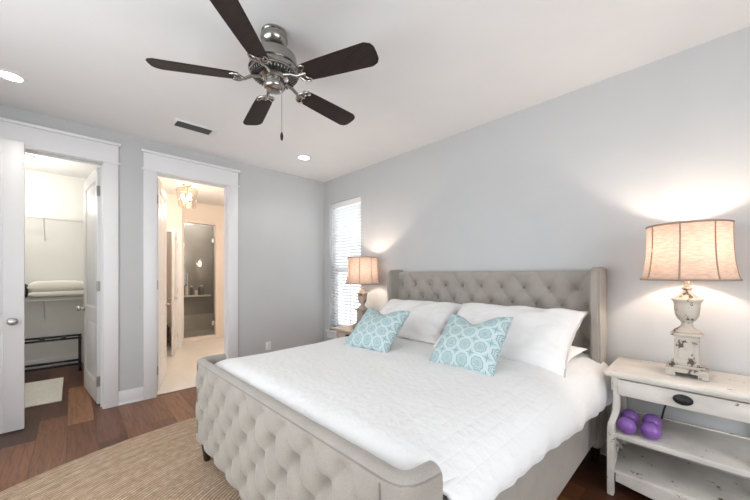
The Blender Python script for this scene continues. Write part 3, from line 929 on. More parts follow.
m = MB(); m.grid(hb, 300, 190)
m.box(HX0 + BX, HX1 + BX, -.08 + BY, -.012 + BY, .20, HZ1, .012)
hbo = m.build('headboard', M['linen'], bed, 60)
for j in range(5):
    zz = hbz0 - j * hh_
    for i in range(-1, 10):
        xx = hbx0 + (i + (.5 if j % 2 else 0)) * hw_
        if xx < HX0 + .05 or xx > HX1 - .04:
            continue
        m = MB(); m.lathe([(0, -.003), (.015, -.003), (.0155, 0), (.011, .005), (0, .007)], 14, mtx=Matrix.Translation(bloc((xx, -.079, zz))) @ Matrix.Rotation(PI / 2, 4, 'X'))
        m.build('button', M['button'], hbo)
# wings
for sg, xa, xb in ((-1, 1.592, 1.652), (1, 3.528, 3.588)):
    poly = [(-.012, .12), (-.012, 1.335), (-.02, 1.355), (-.05, 1.366), (-.20, 1.366), (-.235, 1.355), (-.252, 1.325), (-.258, 1.2), (-.252, 1.05), (-.238, .92), (-.228, .80), (-.226, .12)]
    m = MB(); m.prism([(y + BY, z) for y, z in poly], xa + BX, xb + BX, 'x', bev=.012)
    m.build('headboard_wing', M['linen'], bed, 50)

# footboard: section swept along a plan path
path = [(1.628, -2.00), (1.626, -2.09), (1.632, -2.13), (1.650, -2.156), (1.690, -2.166)]
n0 = len(path)
for k in range(1, 200):
    path.append((1.690 + (3.470 - 1.690) * k / 200, -2.166))
path += [(3.470, -2.166), (3.505, -2.162), (3.522, -2.142), (3.530, -2.105), (3.536, -2.055)]
# dense rounding of the corners
def chaikin(p):
    q = [p[0]]
    for a, b in zip(p, p[1:]):
        q.append((a[0] * .75 + b[0] * .25, a[1] * .75 + b[1] * .25)); q.append((a[0] * .25 + b[0] * .75, a[1] * .25 + b[1] * .75))
    q.append(p[-1]); return q
lead = chaikin(chaikin(path[:n0 + 1])); tail = chaikin(chaikin(path[-6:]))
path = lead + path[n0 + 1:-6] + tail
nrm = []
for i, p in enumerate(path):
    a = path[max(i - 1, 0)]; c = path[min(i + 1, len(path) - 1)]
    tx, ty = c[0] - a[0], c[1] - a[1]; l = math.hypot(tx, ty)
    nrm.append((ty / l, -tx / l))       # outward
FZ0 = .178
TK = .066
fbw, fbh = .20, .105
fbx0, fbz0 = 1.80, .597
NV = 84
bmf = bmesh.new(); rows = []
for i, (p, n) in enumerate(zip(path, nrm)):
    x = p[0]
    ztop = .728 + (.768 - .728) * (x - 1.59) / 1.98
    sec = []
    for j in range(NV + 1):
        z = FZ0 + (ztop - .035 - FZ0) * j / NV
        d = tuft(x, z, fbx0, fbz0, fbw, fbh, .018, .034) if True else 0
        fx_ = max(0, min(1, (x - 1.655) / .06)) * max(0, min(1, (3.50 - x) / .06))
        fz_ = max(0, min(1, (ztop - .02 - z) / .10)) ** .8 * max(0, min(1, (z - FZ0 + .01) / .06))
        k = fx_ * fz_
        dd = d * k + .036 * (1 - k)
        sec.append((-dd + (0.012 * (1 - min(1, (z - FZ0) / .02)) ** 2 if z - FZ0 < .02 else 0), z))
    for q in range(1, 12):
        th = PI * q / 12
        sec.append((-.036 + (TK + .0) / 2 * (1 - math.cos(th)), ztop - .035 + .035 * math.sin(th) ** .8))
    for j in range(7):
        sec.append((-.036 + TK, ztop - .035 - (ztop - .035 - FZ0) * j / 6))
    # d is inward distance
    rows.append([bmf.verts.new(bloc((p[0] - n[0] * d, p[1] - n[1] * d, z))) for d, z in sec])
ns = len(rows[0])
for A, B in zip(rows, rows[1:]):
    for k in range(ns):
        bmf.faces.new([A[k], A[(k + 1) % ns], B[(k + 1) % ns], B[k]])
bmf.faces.new(rows[0]); bmf.faces.new(rows[-1][::-1])
bmesh.ops.recalc_face_normals(bmf, faces=bmf.faces)
m = MB(); m.merge(bmf)
fbo = m.build('footboard', M['linen'], bed, 60)
for j in range(5):
    zz = fbz0 - j * fbh
    if zz < .2:
        continue
    for i in range(-1, 10):
        xx = fbx0 + (i + (.5 if j % 2 else 0)) * fbw
        if xx < 1.68 or xx > 3.48:
            continue
        m = MB(); m.lathe([(0, -.003), (.016, -.003), (.0165, 0), (.012, .005), (0, .007)], 14, mtx=Matrix.Translation(bloc((xx, -2.164, zz))) @ Matrix.Rotation(PI / 2, 4, 'X'))
        m.build('button', M['button'], fbo)
# welt seams on the footboard top and corners
m = MB(); pts = []
for p, n in list(zip(path, nrm))[::3]:
    ztop = .728 + (.768 - .728) * (p[0] - 1.59) / 1.98
    pts.append(bloc((p[0] + n[0] * .0335, p[1] + n[1] * .0335, ztop - .018)))
m.tube(pts, .0032, 6)
for ci in (len(lead) - 2, len(path) - len(tail) + 1):
    p, n = path[ci], nrm[ci]
    ztop = .728 + (.768 - .728) * (p[0] - 1.59) / 1.98
    m.tube([bloc((p[0] + n[0] * .0365, p[1] + n[1] * .0365, z)) for z in (FZ0 + .02, .4, ztop - .03)], .0028, 6)
m.build('piping', M['button'], fbo)
for sg, xa, xb in ((-1, 1.60, 1.64), (1, 3.525, 3.565)):
    m = MB(); m.box(xa + BX, xb + BX, -2.03 + BY, -.10 + BY, .17, .535, .018, 3); m.build('side_rail', M['linen'], bed)
m = MB(); m.box(1.64 + BX, 3.525 + BX, -2.03 + BY, -.10 + BY, .30, .36)
for k in range(3):
    m.box(1.64 + BX, 3.525 + BX, -1.7 + .6 * k + BY, -1.62 + .6 * k + BY, .26, .30)
m.build('slat_base', M['leg'], bed)
for x, y in ((1.675, -2.135), (3.49, -2.135), (1.64, -.14), (3.54, -.14)):
    m = MB(); m.lathe([(0, .0), (.019, .0), (.021, .01), (.036, .12), (.040, .145), (.040, .180), (0, .180)], 16, bloc((x, y, .018 if y < -1 else .001)))
    m.build('leg', M['leg'], bed)

m = MB(); m.box(1.665, 3.515, -1.99, -.127, .362, .66, .05, 4)
tag(m.build('mattress', M['mattress'], None), 'thick mattress between headboard and footboard, under the white quilt', 'mattress')

# ------------------------------------------------------------------ quilt
secH = [(1.592, .47), (1.572, .53), (1.568, .60), (1.590, .66), (1.65, .695), (1.80, .717), (2.1, .727), (2.6, .732), (3.1, .735), (3.36, .730), (3.50, .712), (3.590, .676), (3.632, .615), (3.645, .555), (3.640, .50), (3.622, .452)]
secF = [(1.665, .57), (1.655, .60), (1.662, .64), (1.69, .668), (1.75, .69), (1.86, .708), (2.1, .730), (2.6, .738), (3.1, .744), (3.30, .742), (3.42, .732), (3.50, .715), (3.545, .690), (3.575, .665), (3.590, .640), (3.590, .615)]


def catm(P, s):
    n = len(P) - 1; f = s * n; i = min(int(f), n - 1); t_ = f - i
    p0, p1, p2, p3 = P[max(i - 1, 0)], P[i], P[i + 1], P[min(i + 2, n)]
    return tuple(.5 * ((2 * p1[k]) + (-p0[k] + p2[k]) * t_ + (2 * p0[k] - 5 * p1[k] + 4 * p2[k] - p3[k]) * t_ ** 2 + (-p0[k] + 3 * p1[k] - 3 * p2[k] + p3[k]) * t_ ** 3) for k in range(2))


def quiltf(u, v):
    a, b = catm(secH, u), catm(secF, u)
    v2 = v
    # right drape stops before the footboard wing
    side = max(0, (u - .72) / .28)
    sideL = max(0, (.22 - u) / .22)
    yf = -2.135 + .095 * min(1, side * 2.2) + .10 * min(1, sideL * 1.6)
    y = -.13 + (yf + .13) * v2
    k = v2 ** 1.05
    x = a[0] * (1 - k) + b[0] * k; z = a[1] * (1 - k) + b[1] * k
    q = max(0, (v2 - .93) / .07)
    if 0 <= side < .3:
        z -= .05 * q * q * q
    top = math.sin(PI * min(1, max(0, u))) ** .5
    nz = noise.noise(Vector((x * 2.1, y * 2.1, 1.3))) * .012 + noise.noise(Vector((x * 6, y * 6, 4.2))) * .005
    z += nz * min(1, top * 1.4)
    if u > .75:
        d = (u - .75) / .25
        x += d * (.016 * noise.noise(Vector((y * 5, z * 3, 9))) + .008 * noise.noise(Vector((y * 13, z * 5, 2))))
        z += d * d * (.012 * noise.noise(Vector((y * 4.5, 3, 0))) + .004 * noise.noise(Vector((y * 22, 3, 7))))
        # crumples running down the drape
        x += .003 * d * math.sin(y * 40 + 3 * noise.noise(Vector((y * 2, z * 6, 5))))
    if u < .25:
        d = (.25 - u) / .25
        x += d * .012 * noise.noise(Vector((y * 6, z * 3, 21)))
    return (x, y, z)


m = MB(); m.grid(quiltf, 150, 150)
q = m.build('quilt', M['quilt'], None, 80)
md = q.modifiers.new('thick', 'SOLIDIFY'); md.thickness = .022; md.offset = -1
md = q.modifiers.new('sub', 'SUBSURF'); md.levels = 1; md.render_levels = 1
tag(q, 'white textured quilt spread over the bed', 'quilt')

# ------------------------------------------------------------------ pillows


def pillow(name, c, yaw, tilt, roll, w_, h_, T, m_, label, cat, group, seed=0, pinch=.06, chop=0., uv=False, flange=False, pw=.42, crease=.020, flat=False):
    W = Vector((math.cos(yaw), math.sin(yaw), 0)); Bk = Vector((-math.sin(yaw), math.cos(yaw), 0))
    U = Bk * math.cos(tilt) + Vector((0, 0, math.sin(tilt)))
    W2 = W * math.cos(roll) + U * math.sin(roll); U2 = -W * math.sin(roll) + U * math.cos(roll)
    Nn = W2.cross(U2)
    mtx = Matrix((W2, U2, Nn)).transposed().to_4x4(); mtx.translation = Vector(c)
    mb_ = MB()
    for sg in (1, -1):
        def f(u, v, sg=sg):
            a, b = 2 * u - 1, 2 * v - 1
            if sg < 0:
                a = -a
            x = w_ / 2 * a * (1 - pinch * (1 - b * b)); y = h_ / 2 * b * (1 - pinch * 1.3 * (1 - a * a))
            th = T * ((1 - a ** 4) * (1 - b ** 4)) ** pw * (.75 + .25 * (1 - a * a) * (1 - b * b))
            if chop:
                g = math.exp(-(a / .42) ** 2)
                y -= chop * g * max(0, b) ** 1.6
                th *= 1 - .5 * g * max(0, b) ** 2
            if flat and sg < 0:
                th *= .45
            e = (1 - a * a) * (1 - b * b)
            th += crease * .45 * (1 - abs(noise.noise(Vector((x * 11 + seed * 3, y * 15, sg + seed)))) * 2.4) * min(1, e * 3) * (.3 + .7 * abs(a))
            th += crease * noise.noise(Vector((x * 7 + seed, y * 7, sg * 3 + seed))) * min(1, e * 4)
            # gathers radiating from the corners
            th += crease * .5 * math.sin(14 * math.atan2(b, a) + seed) * (abs(a * b)) ** 1.5 * min(1, e * 8)
            return (x, y, sg * th)
        mb_.grid(f, 56, 44, uv=uv)
    mb_.weld(5e-4)
    if flange:
        pts = []
        for k in range(96):
            s = k / 96 * 4; e = int(s); q_ = (s - e) * 2 - 1
            a, b = ((q_, -1), (1, q_), (-q_, 1), (-1, -q_))[e]
            pts.append((w_ / 2 * a * (1 - pinch * (1 - b * b)), h_ / 2 * b * (1 - pinch * 1.3 * (1 - a * a)), .003 * math.sin(k * 1.3)))
        for i in range(len(pts)):
            pass
        bfl = bmesh.new(); r0, r1 = [], []
        for (x, y, z) in pts:
            L = math.hypot(x / w_, y / h_)
            r0.append(bfl.verts.new((x * .985, y * .985, z))); r1.append(bfl.verts.new((x * (1 + .035 * .7), y * (1 + .05 * .8), z + .006 * noise.noise(Vector((x * 20, y * 20, seed))))))
        nn = len(pts)
        for i in range(nn):
            bfl.faces.new([r0[i], r0[(i + 1) % nn], r1[(i + 1) % nn], r1[i]])
        ext = bmesh.ops.solidify(bfl, geom=bfl.faces[:], thickness=.004)
        mb_.merge(bfl)
    bmesh.ops.transform(mb_.bm, matrix=Matrix.LocRotScale(None, mtx.to_quaternion(), None), verts=mb_.bm.verts)
    o = mb_.build(name, m_, None, 70, c)
    tag(o, label, cat, group)
    return o


G = 'white pillows against the headboard'
pillow('bed_pillow', (2.14, -.50, .782), .06, .06, 0, .88, .52, .046, M['sheet'], 'white pillow lying under the upper white pillow next to the left lamp', 'pillow', G, 11, flange=False)
pillow('bed_pillow', (3.08, -.50, .782), 0, .06, 0, .88, .52, .046, M['sheet'], 'white pillow lying under the upper white pillow next to the right lamp', 'pillow', G, 12)
pillow('bed_pillow', (2.10, -.45, .885), .06, .56, .0, .88, .56, .095, M['sheet'], 'upper white pillow leaning on the headboard on the window side', 'pillow', G, 1, flange=True, flat=True)
pillow('bed_pillow', (3.055, -.54, .890), .01, .58, .0, .93, .60, .105, M['sheet'], 'upper white pillow leaning on the headboard on the side of the purple dumbbells', 'pillow', G, 2, flange=True, flat=True)
G = 'aqua patterned throw pillows'
pillow('throw_pillow', (2.27, -1.06, .880), .117, .72, .008, .43, .43, .085, M['medallion'], 'aqua medallion throw pillow on the window side of the bed', 'throw pillow', G, 5, .07, .05, True, pw=.5, crease=.006)
pillow('throw_pillow', (3.06, -1.02, .888), -.019, .80, .05, .44, .44, .085, M['medallion'], 'aqua medallion throw pillow before the pillow nearest the right lamp', 'throw pillow', G, 6, .07, .07, True, pw=.5, crease=.006)

# ------------------------------------------------------------------ nightstands


def nightstand(label, loc, wd, ht, dep, furn, back=None):
    """local: x 0..wd, back at y=0, front at y=-dep"""
    t = thing('nightstand', label, 'nightstand', loc, group='painted nightstands')
    k = ht / .733
    m = MB(); m.box(-.012, wd + .012, -dep - .005, 0, ht - .020, ht, .005); m.box(-.004, wd + .004, -dep + .006, 0, ht - .030, ht - .020, .003); m.build('top', furn, t)
    yf = -dep + .05
    zt = ht - .030
    # front legs: narrow above, sweeping forward to the shelf and straight to the floor
    for x0 in (0.004, wd - .036):
        poly = [(yf + .042, zt), (yf, zt), (yf, .60 * k), (yf, .520 * k), (yf - .008, .490 * k), (yf - .028, .455 * k), (yf - .050, .425 * k), (yf - .060, .395 * k), (yf - .060, 0), (yf - .016, 0), (yf - .016, .375 * k), (yf + .010, .43 * k), (yf + .034, .475 * k), (yf + .042, .52 * k), (yf + .042, .60 * k)]
        m = MB(); m.prism(poly, x0, x0 + .032, 'x', bev=.003)
        for v in m.bm.verts:
            sm = max(0, min(1, (.50 * k - v.co.z) / (.10 * k))); sm = sm * sm * (3 - 2 * sm)
            v.co.x += (1 if x0 < wd / 2 else -1) * .020 * (1 - sm)
        m.build('leg', furn, t)
        m = MB(); m.box(x0, x0 + .032, -.045, -.006, 0, zt, .003); m.build('leg', furn, t)
        xa, xb = x0 + .010, x0 + .024
        for (a, b_) in ((((yf - .02), .10 * k), (-.04, .33 * k)), ((-.04, .10 * k), ((yf - .02), .33 * k))):
            L = math.hypot(b_[0] - a[0], b_[1] - a[1]); an = math.atan2(b_[1] - a[1], b_[0] - a[0])
            m = MB(); m.box(xa, xb, 0, L, -.012, .012, .002, mtx=Matrix.Translation((0, a[0], a[1])) @ Matrix.Rotation(an, 4, 'X')); m.build('side_brace', furn, t)
        m = MB(); m.box(x0 + .006, x0 + .024, yf + .03, -.03, .60 * k, zt, .002); m.build('side_rail', furn, t)
    # drawer box
    m = MB(); m.box(.044, wd - .044, yf + .012, -.02, .585 * k, .60 * k); m.box(.044, wd - .044, -.026, -.012, .585 * k, zt); m.box(.044, wd - .044, yf - .0, yf + .02, .688 * k, zt)
    m.build('apron', furn, t)
    m = MB(); m.box(.049, wd - .049, yf - .008, yf + .014, .592 * k, .684 * k, .003)
    m.box(.06, wd - .06, yf + .014, -.06, .602 * k, .668 * k)
    d = m.build('drawer', furn, t)
    m = MB()
    m.lathe([(0, 0), (.030, 0), (.030, .004), (.022, .007), (.012, .010), (.013, .016), (.021, .021), (.021, .026), (.013, .031), (0, .032)], 20, mtx=Matrix.Translation((wd / 2, yf - .008, .640 * k)) @ Matrix.Rotation(PI / 2, 4, 'X'), sx=1.35, sy=.95)
    m.build('knob', M['black'], d)
    m = MB(); m.box(.012, wd - .012, yf - .052, -.004, .345 * k, .375 * k, .003); m.box(.012, wd - .012, -.02, -.004, .375 * k, .384 * k, .002); m.build('shelf', furn, t)
    # lower shelf with a scalloped front apron
    m = MB(); m.box(.016, wd - .016, yf - .030, -.008, .128 * k, .146 * k, .003)
    poly = [(.044, .146 * k)]
    pts = []
    for i in range(41):
        u = i / 40; x = .044 + u * (wd - .088)
        z = .088 * k - .030 * math.sin(PI * u) + .020 * (math.exp(-((u - .10) / .07) ** 2) + math.exp(-((u - .90) / .07) ** 2)) * 0 - .0
        pts.append((x, z))
    poly = [(.044, .130 * k)] + pts + [(wd - .044, .130 * k)]
    m.prism(poly, yf - .044, yf - .028, 'y')
    m.build('lower_shelf', furn, t)
    return t


NR = nightstand('white chipped nightstand holding purple dumbbells beside the bed', (3.668, -.022, 0), .66, .733, .468, M['furn'])
NL = nightstand('tan fronted nightstand behind the bed beneath the window', (.86, -.055, 0), .52, .655, .42, M['furn_tan'])

# ------------------------------------------------------------------ lamps


def lamp(label, loc, um, power):
    t = thing('table_lamp', label, 'lamp', loc, group='urn table lamps')
    m = MB()
    # plinth with cut feet
    hp = .088
    for sx in (-1, 1):
        for sy in (-1, 1):
            m.box(min(sx * hp, sx * .045), max(sx * hp, sx * .045), min(sy * hp, sy * .045), max(sy * hp, sy * .045), 0, .030, .003)
    m.box(-hp, hp, -hp, hp, .022, .048, .004); m.box(-.074, .074, -.074, .074, .048, .062, .004); m.box(-.064, .064, -.064, .064, .062, .074, .004)
    m.build('base', um, t)
    m = MB()
    b = bmesh.new(); vs_ = []
    for hs, z in ((.054, .072), (.050, .09), (.047, .20), (.046, .222)):
        vs_.append([b.verts.new((sx * hs, sy * hs, z)) for sx, sy in ((-1, -1), (1, -1), (1, 1), (-1, 1))])
    for A, B in zip(vs_, vs_[1:]):
        for i in range(4):
            b.faces.new([A[i], A[(i + 1) % 4], B[(i + 1) % 4], B[i]])
    b.faces.new(vs_[0][::-1]); b.faces.new(vs_[-1]); m.merge(b)
    # raised panel frames on the four faces
    for i in range(4):
        mt = Matrix.Rotation(i * PI / 2, 4, 'Z')
        for x0, x1, z0, z1 in ((-.040, -.030, .095, .20), (.030, .040, .095, .20), (-.030, .030, .095, .104), (-.030, .030, .191, .20)):
            m.box(x0, x1, -.0515, -.046, z0, z1, .0015, mtx=mt)
    m.build('column', um, t)
    m = MB(); m.box(-.056, .056, -.056, .056, .220, .230, .003); m.box(-.068, .068, -.068, .068, .229, .242, .004); m.build('cornice', um, t)
    m = MB(); m.lathe([(0, .240), (.056, .240), (.060, .248), (.056, .258), (.042, .266), (.030, .276), (.024, .290), (.023, .300), (.027, .305), (.030, .311), (.036, .318), (.046, .334), (.052, .355), (.055, .380), (.056, .405), (.058, .418), (.066, .426), (.068, .434), (.064, .440), (.052, .442), (0, .442)], 40)
    for i in range(16):
        a = 2 * PI * i / 16
        m.tube([(r_ * math.cos(a), r_ * math.sin(a), z_) for r_, z_ in ((.032, .314), (.043, .330), (.050, .350))], .0035, 6)
    m.build('urn', um, t)
    m = MB(); m.lathe([(0, .420), (.052, .440), (.048, .448), (.036, .460), (.024, .474), (.018, .484), (.016, .489), (.024, .492), (.026, .500), (.018, .508), (.011, .511), (.011, .530), (0, .530)], 32); m.build('neck', um, t)
    m = MB(); m.lathe([(0, .528), (.017, .528), (.018, .533), (.018, .585), (.014, .592), (0, .592)], 20)
    m.tube([(.0, -.018, .535), (0, -.055, .60), (0, -.062, .68), (0, -.040, .77), (0, -.006, .835), (0, .006, .835), (0, .040, .77), (0, .062, .68), (0, .055, .60), (0, .018, .535)], .0025, 6)
    m.build('socket', M['brass'], t)
    m = MB(); m.lathe([(0, .590), (.013, .592), (.016, .605), (.029, .640), (.031, .660), (.026, .682), (.012, .694), (0, .697)], 20); m.build('bulb', M['bulb'], t)
    # shade, gently flared, open above and below, eight seams
    z0, z1 = .548, .862
    ns_ = 9

    def rad(s):
        return .207 - .031 * (s ** .55) - .006 * math.sin(PI * s) + .003 * s
    SEG = 96

    def sh(u, v):
        th = 2 * PI * u
        r_ = rad(v)
        # each of the eight panels is slightly flattened between its seams
        ph = ((u * 8 + .15) % 1) - .5
        r_ *= 1 - .012 * math.cos(ph * PI) ** 2
        return (r_ * math.cos(th), r_ * math.sin(th), z0 + (z1 - z0) * v)
    m = MB(); m.grid(sh, SEG, 18); m.weld(1e-5)
    so = m.build('lamp_shade', M['shade'], t, 80)
    m = MB()
    for i in range(8):
        u = (i - .15) / 8
        m.tube([Vector(sh(u, s / 12)) * 1 for s in range(13)], .0038, 6)
    for v, rr in ((0, .0055), (1, .0055)):
        m.tube([sh(i / 64, v) for i in range(64)], rr, 8, closed=True)
    m.build('trim', M['shade_trim'], so)
    m = MB()
    for i in range(3):
        a = 2 * PI * i / 3
        m.tube([(.006 * math.cos(a), .006 * math.sin(a), .838), (rad(1) * .985 * math.cos(a), rad(1) * .985 * math.sin(a), .866)], .0022, 6)
    m.build('spider', M['brass'], so)
    m = MB(); m.lathe([(0, .834), (.008, .834), (.008, .842), (.005, .846), (.010, .856), (.012, .866), (.007, .878), (0, .882)], 16); m.build('finial', M['plastic'], t)
    p = point('lamp_light', (0, 0, .728), power, (1, .83, .68), .03); p.parent = t
    return t


lamp('large lamp with urn base and lit shade on the white chipped nightstand', (4.007, -.245, .735), M['urn'], 12.5)
lamp('grey urn lamp with lit shade standing in front of the window', (1.205, -.275, .657), M['urn_grey'], 10)

# ------------------------------------------------------------------ dumbbells, cord, outlet


def dumbbell(label, loc, rz):
    t = thing('dumbbell', label, 'dumbbell', loc, rz, group='purple dumbbells')
    for sg in (-1, 1):
        m = MB(); m.lathe([(0, -.045), (.015, -.0435), (.030, -.037), (.0415, -.024), (.046, -.008), (.047, 0), (.046, .008), (.0415, .024), (.030, .037), (.015, .0435), (0, .045)], 28, mtx=Matrix.Translation((0, sg * .076, .047)) @ Matrix.Rotation(PI / 2, 4, 'X'))
        m.build('weight', M['purple'], t)
    m = MB(); m.tube([(0, -.05, .047), (0, -.02, .047), (0, .02, .047), (0, .05, .047)], [.014, .0165, .0165, .014], 16); m.build('handle', M['purple_dark'], t)
    return t


d1 = dumbbell('purple dumbbell nearest the nightstand leg', (3.757, -.375, .376), R(2))
dup(d1, (3.862, -.36, .376), 'purple dumbbell farther from the nightstand leg', R(3))

m = MB(); m.tube([(3.932, -.062, .582), (3.915, -.064, .52), (3.897, -.068, .45), (3.885, -.075, .384)], .0055, 8)
tag(m.build('power_cord', M['cord'], None), 'black lamp cord hanging behind the white nightstand shelf', 'cord')

t = thing('wall_outlet', 'white outlet plate low on the grey wall right of the bathroom doorway', 'outlet', (0, -.905, .355))
m = MB(); m.box(0, .006, -.036, .036, -.058, .058, .004); m.build('cover_plate', M['plastic'], t)
m = MB(); m.box(.005, .008, -.017, .017, -.038, -.006, .002); m.box(.005, .008, -.017, .017, .006, .038, .002); m.build('socket', M['trim'], t)

# ------------------------------------------------------------------ closet contents


def wire_shelf(z, label, bracket_y):
    t = thing('wire_shelf', label, 'shelf', (-2.28, (CY0 + CY1) / 2, z), group='closet wire shelves')
    L = (CY0 - CY1) / 2 - .01
    m = MB()
    for x in (.01, .14, .29):
        m.tube([(x, -L, 0), (x, L, 0)], .0035, 6)
    m.tube([(.30, -L, -.028), (.30, L, -.028)], .0045, 6)
    for k in range(52):
        y = -L + 2 * L * k / 51
        m.tube([(.006, y, .004), (.298, y, .004), (.300, y, -.028)], .0018, 4)
    m.build('rack', M['wire'], t)
    m = MB(); by = bracket_y - (CY0 + CY1) / 2
    m.tube([(.29, by, -.026), (.004, by, -.30)], .006, 6); m.box(.0, .006, by - .01, by + .01, -.33, -.27); m.build('bracket', M['wire'], t)
    return t


wire_shelf(2.095, 'upper wire shelf, empty, near the closet ceiling', -3.09)
wire_shelf(1.0, 'lower wire shelf holding the ivory comforter in the closet', -3.09)

# folded comforter: two soft layers folded
def fold_fn(z0, T, seed, hx, hy):
    mb_ = MB()
    for sg in (1, -1):
        def f(u, v, sg=sg):
            a, b = 2 * u - 1, 2 * v - 1
            if sg < 0:
                a = -a
            x = hx * a * (1 - .02 * (1 - b * b)); y = hy * b
            th = T * ((1 - a ** 6) * (1 - b ** 6)) ** .45
            th *= 1 + .34 * noise.noise(Vector((x * 5 + seed, y * 5, sg)))
            if sg < 0:
                th *= .75
            return (x, y, z0 + sg * th)
        mb_.grid(f, 34, 44)
    mb_.weld(5e-4)
    return mb_
t = thing('folded_comforter', 'ivory comforter folded on the lower closet shelf', 'comforter', (-2.115, -2.95, 1.008))
fold_fn(.046, .056, 3, .150, .285).build('lower_fold', M['blanket'], t, 70)
fold_fn(.136, .085, 8, .155, .290).build('upper_fold', M['blanket'], t, 70)
m = MB()
m.box(-.10, .10, -.12, .105, 0, .185, .035, 4)
m.tube([(.0, -.07, .16), (0, -.05, .21), (0, .03, .21), (0, .05, .16)], .01, 8)
tag(m.build('duffel_bag', M['bag'], None, 60, (-2.12, -3.348, 1.010)), 'dark charcoal bag beside the folded comforter on the closet shelf', 'bag')

t = thing('luggage_rack', 'black metal rack with paired rails along the rear closet wall', 'rack', (-1.98, -3.2, 0))
for z, nm in ((.455, 'top_rail'), (.10, 'bottom_rail')):
    for x in (-.14, .14):
        m = MB(); m.box(x - .013, x + .013, -.48, .48, z - .013, z + .013, .003); m.build(nm, M['darkmetal'], t)
for x in (-.14, .14):
    for y in (-.46, .46):
        m = MB(); m.box(x - .015, x + .015, y - .015, y + .015, 0, .455, .003); m.build('leg', M['darkmetal'], t)
for y in (-.3, -.1, .1, .3):
    m = MB(); m.box(-.14, .14, y - .025, y + .025, .462, .472, .002); m.build('strap', M['black'], t)

t = thing('closet_light', 'small flush light on the closet ceiling', 'ceiling light', (-1.55, -3.25, H))
m = MB(); m.lathe([(0, 0), (.11, 0), (.11, -.015), (.10, -.022), (0, -.022)], 32); m.build('base', M['trim'], t)
m = MB(); m.lathe([(.10, -.02), (.098, -.04), (.08, -.06), (.045, -.072), (0, -.076)], 32); m.build('diffuser', M['led'], t)
p = point('closet_lamp', (0, 0, -.40), 11, (1, .95, .87), .09); p.parent = t

# ------------------------------------------------------------------ bathroom contents
t = thing('chandelier', 'small glass panel chandelier lit on the bathroom ceiling', 'chandelier', (-1.60, -1.50, H))
m = MB(); m.lathe([(0, 0), (.065, 0), (.065, -.012), (.05, -.025), (0, -.028)], 28); m.tube([(0, 0, -.02), (0, 0, -.10)], .008, 10)
m.tube([(.15 * math.cos(2 * PI * i / 32), .15 * math.sin(2 * PI * i / 32), -.085) for i in range(32)], .006, 6, closed=True)
for i in range(4):
    a = PI / 2 * i
    m.tube([(0, 0, -.085), (.15 * math.cos(a), .15 * math.sin(a), -.085)], .005, 6)
m.lathe([(0, -.30), (.014, -.295), (.018, -.28), (.008, -.26), (.008, -.08), (0, -.08)], 12)
m.build('frame', M['brass'], t)
for i in range(10):
    a = 2 * PI * i / 10
    mt = Matrix.Rotation(a, 4, 'Z')
    m = MB(); m.box(.146, .151, -.038, .038, -.36, -.08, .001, mtx=mt @ Matrix.Translation((0, 0, -.08)) @ Matrix.Translation((.15, 0, 0)) @ Matrix.Rotation(R(8), 4, 'Y') @ Matrix.Translation((-.15, 0, .08)))
    m.build('glass_panel', M['crystal'], t)
for i in range(3):
    a = 2 * PI * i / 3 + .4
    m = MB(); m.lathe([(0, -.235), (.014, -.23), (.020, -.20), (.018, -.17), (.010, -.15), (0, -.148)], 16, (.06 * math.cos(a), .06 * math.sin(a), 0)); m.build('bulb', M['bulb'], t)
p = point('chandelier_light', (0, 0, -.42), 9, (1, .86, .70), .10); p.parent = t

t = thing('vanity_light', 'three globe vanity light mirrored in the shower glass', 'wall light', (-.125, -.28, 1.82))
m = MB(); m.box(-.02, 0, -.28, .28, -.05, .05, .006)
for y in (-.2, 0, .2):
    m.tube([(-.02, y, 0), (-.10, y, .0), (-.12, y, .03)], .008, 8)
m.build('backplate', M['satin'], t)
for y in (-.2, 0, .2):
    m = MB(); m.lathe([(0, -.055), (.03, -.048), (.05, -.024), (.056, 0), (.05, .026), (.03, .048), (0, .056)], 20, (-.12, y, .085)); m.build('globe', M['bulb'], t)
p = point('vanity_lamp', (-.30, 0, .085), 21, (1, .87, .74), .15); p.parent = t

t = thing('shower_door', 'clear glass shower door in the cream surround', 'shower door', (SX - .04, SD[0], 0))
wdt = SD[1] - SD[0]
m = MB(); m.box(-.005, .005, .004, wdt - .004, .10, 2.30, .001); m.build('glass_panel', M['shower_glass'], t)
for z in (.32, 2.02):
    m = MB(); m.box(-.012, .012, wdt - .055, wdt - .001, z - .045, z + .045, .003); m.build('hinge', M['satin'], t)
m = MB(); m.tube([(.045, .06, 1.0), (.045, .06, 1.35)], .009, 10)
for z in (1.03, 1.32):
    m.tube([(.004, .06, z), (.045, .06, z)], .006, 8)
m.build('pull_handle', M['satin'], t)

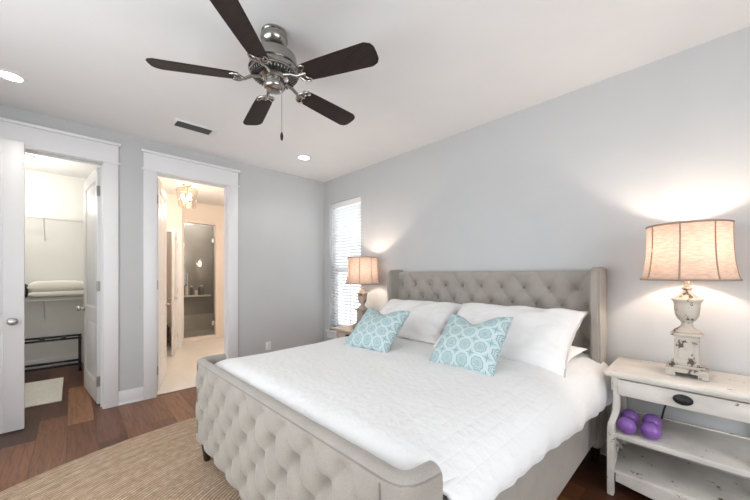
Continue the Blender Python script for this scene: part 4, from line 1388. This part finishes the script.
m = MB(); m.box(-3.9, -3.74, -1.40, -.52, .825, .86, .006)
tag(m.build('shower_ledge', M['stone'], None), 'white stone ledge inside the glass shower', 'ledge')
G = 'bottles on the shower ledge'


def bottle(loc, h, r, mm, label, pump=True):
    t = thing('shampoo_bottle', label, 'bottle', loc, group=G)
    m = MB(); m.lathe([(0, 0), (r, 0), (r * 1.02, .006), (r, h * .72), (r * .8, h * .8), (r * .35, h * .84), (r * .33, h * .9), (0, h * .9)], 20); m.build('body', mm, t)
    m = MB(); m.lathe([(0, h * .9), (r * .45, h * .9), (r * .45, h), (0, h)], 14)
    if pump:
        m.box(-.006, .045, -.006, .006, h, h + .012, .002)
    m.build('cap', M['black'] if mm is M['bottle_b'] else M['plastic'], t)


bottle((-3.82, -.90, 0.861), .20, .032, M['bottle_a'], 'dark slim bottle left of centre on the shower ledge')
bottle((-3.82, -.81, 0.861), .13, .030, M['bottle_b'], 'short pale bottle in the middle of the shower ledge', False)
bottle((-3.83, -.70, 0.861), .22, .060, M['bottle_a'], 'wide dark bottle at the right end of the shower ledge', False)
bottle((-3.82, -1.00, 0.861), .24, .036, M['bottle_b'], 'tall pale bottle at the left end of the shower ledge', False)

t = thing('shower_light', 'small square light on the shower ceiling', 'ceiling light', (-3.4, -.85, H))
m = MB(); m.box(-.09, .09, -.09, .09, -.012, 0, .003); m.build('trim_frame', M['trim'], t)
m = MB(); m.box(-.07, .07, -.07, .07, -.016, -.011, .002); m.build('lens', M['led'], t)
p = point('shower_lamp', (0, 0, -.15), 14, (1, .90, .78), .08); p.parent = t

m = MB()
m.lathe([(0, 0), (.13, 0), (.15, .03), (.165, .20), (.160, .36), (.15, .40), (.135, .40), (.14, .36), (.145, .20), (.12, .03), (0, .03)], 28)
for k in range(3):
    m.tube([(.166 * math.cos(2 * PI * i / 28), .166 * math.sin(2 * PI * i / 28), .10 + .12 * k) for i in range(28)], .008, 6, closed=True)
tag(m.build('waste_basket', M['brown'], None, 50, (-2.66, -1.715, .007)), 'dark brown basket standing in the narrow inner doorway', 'basket')
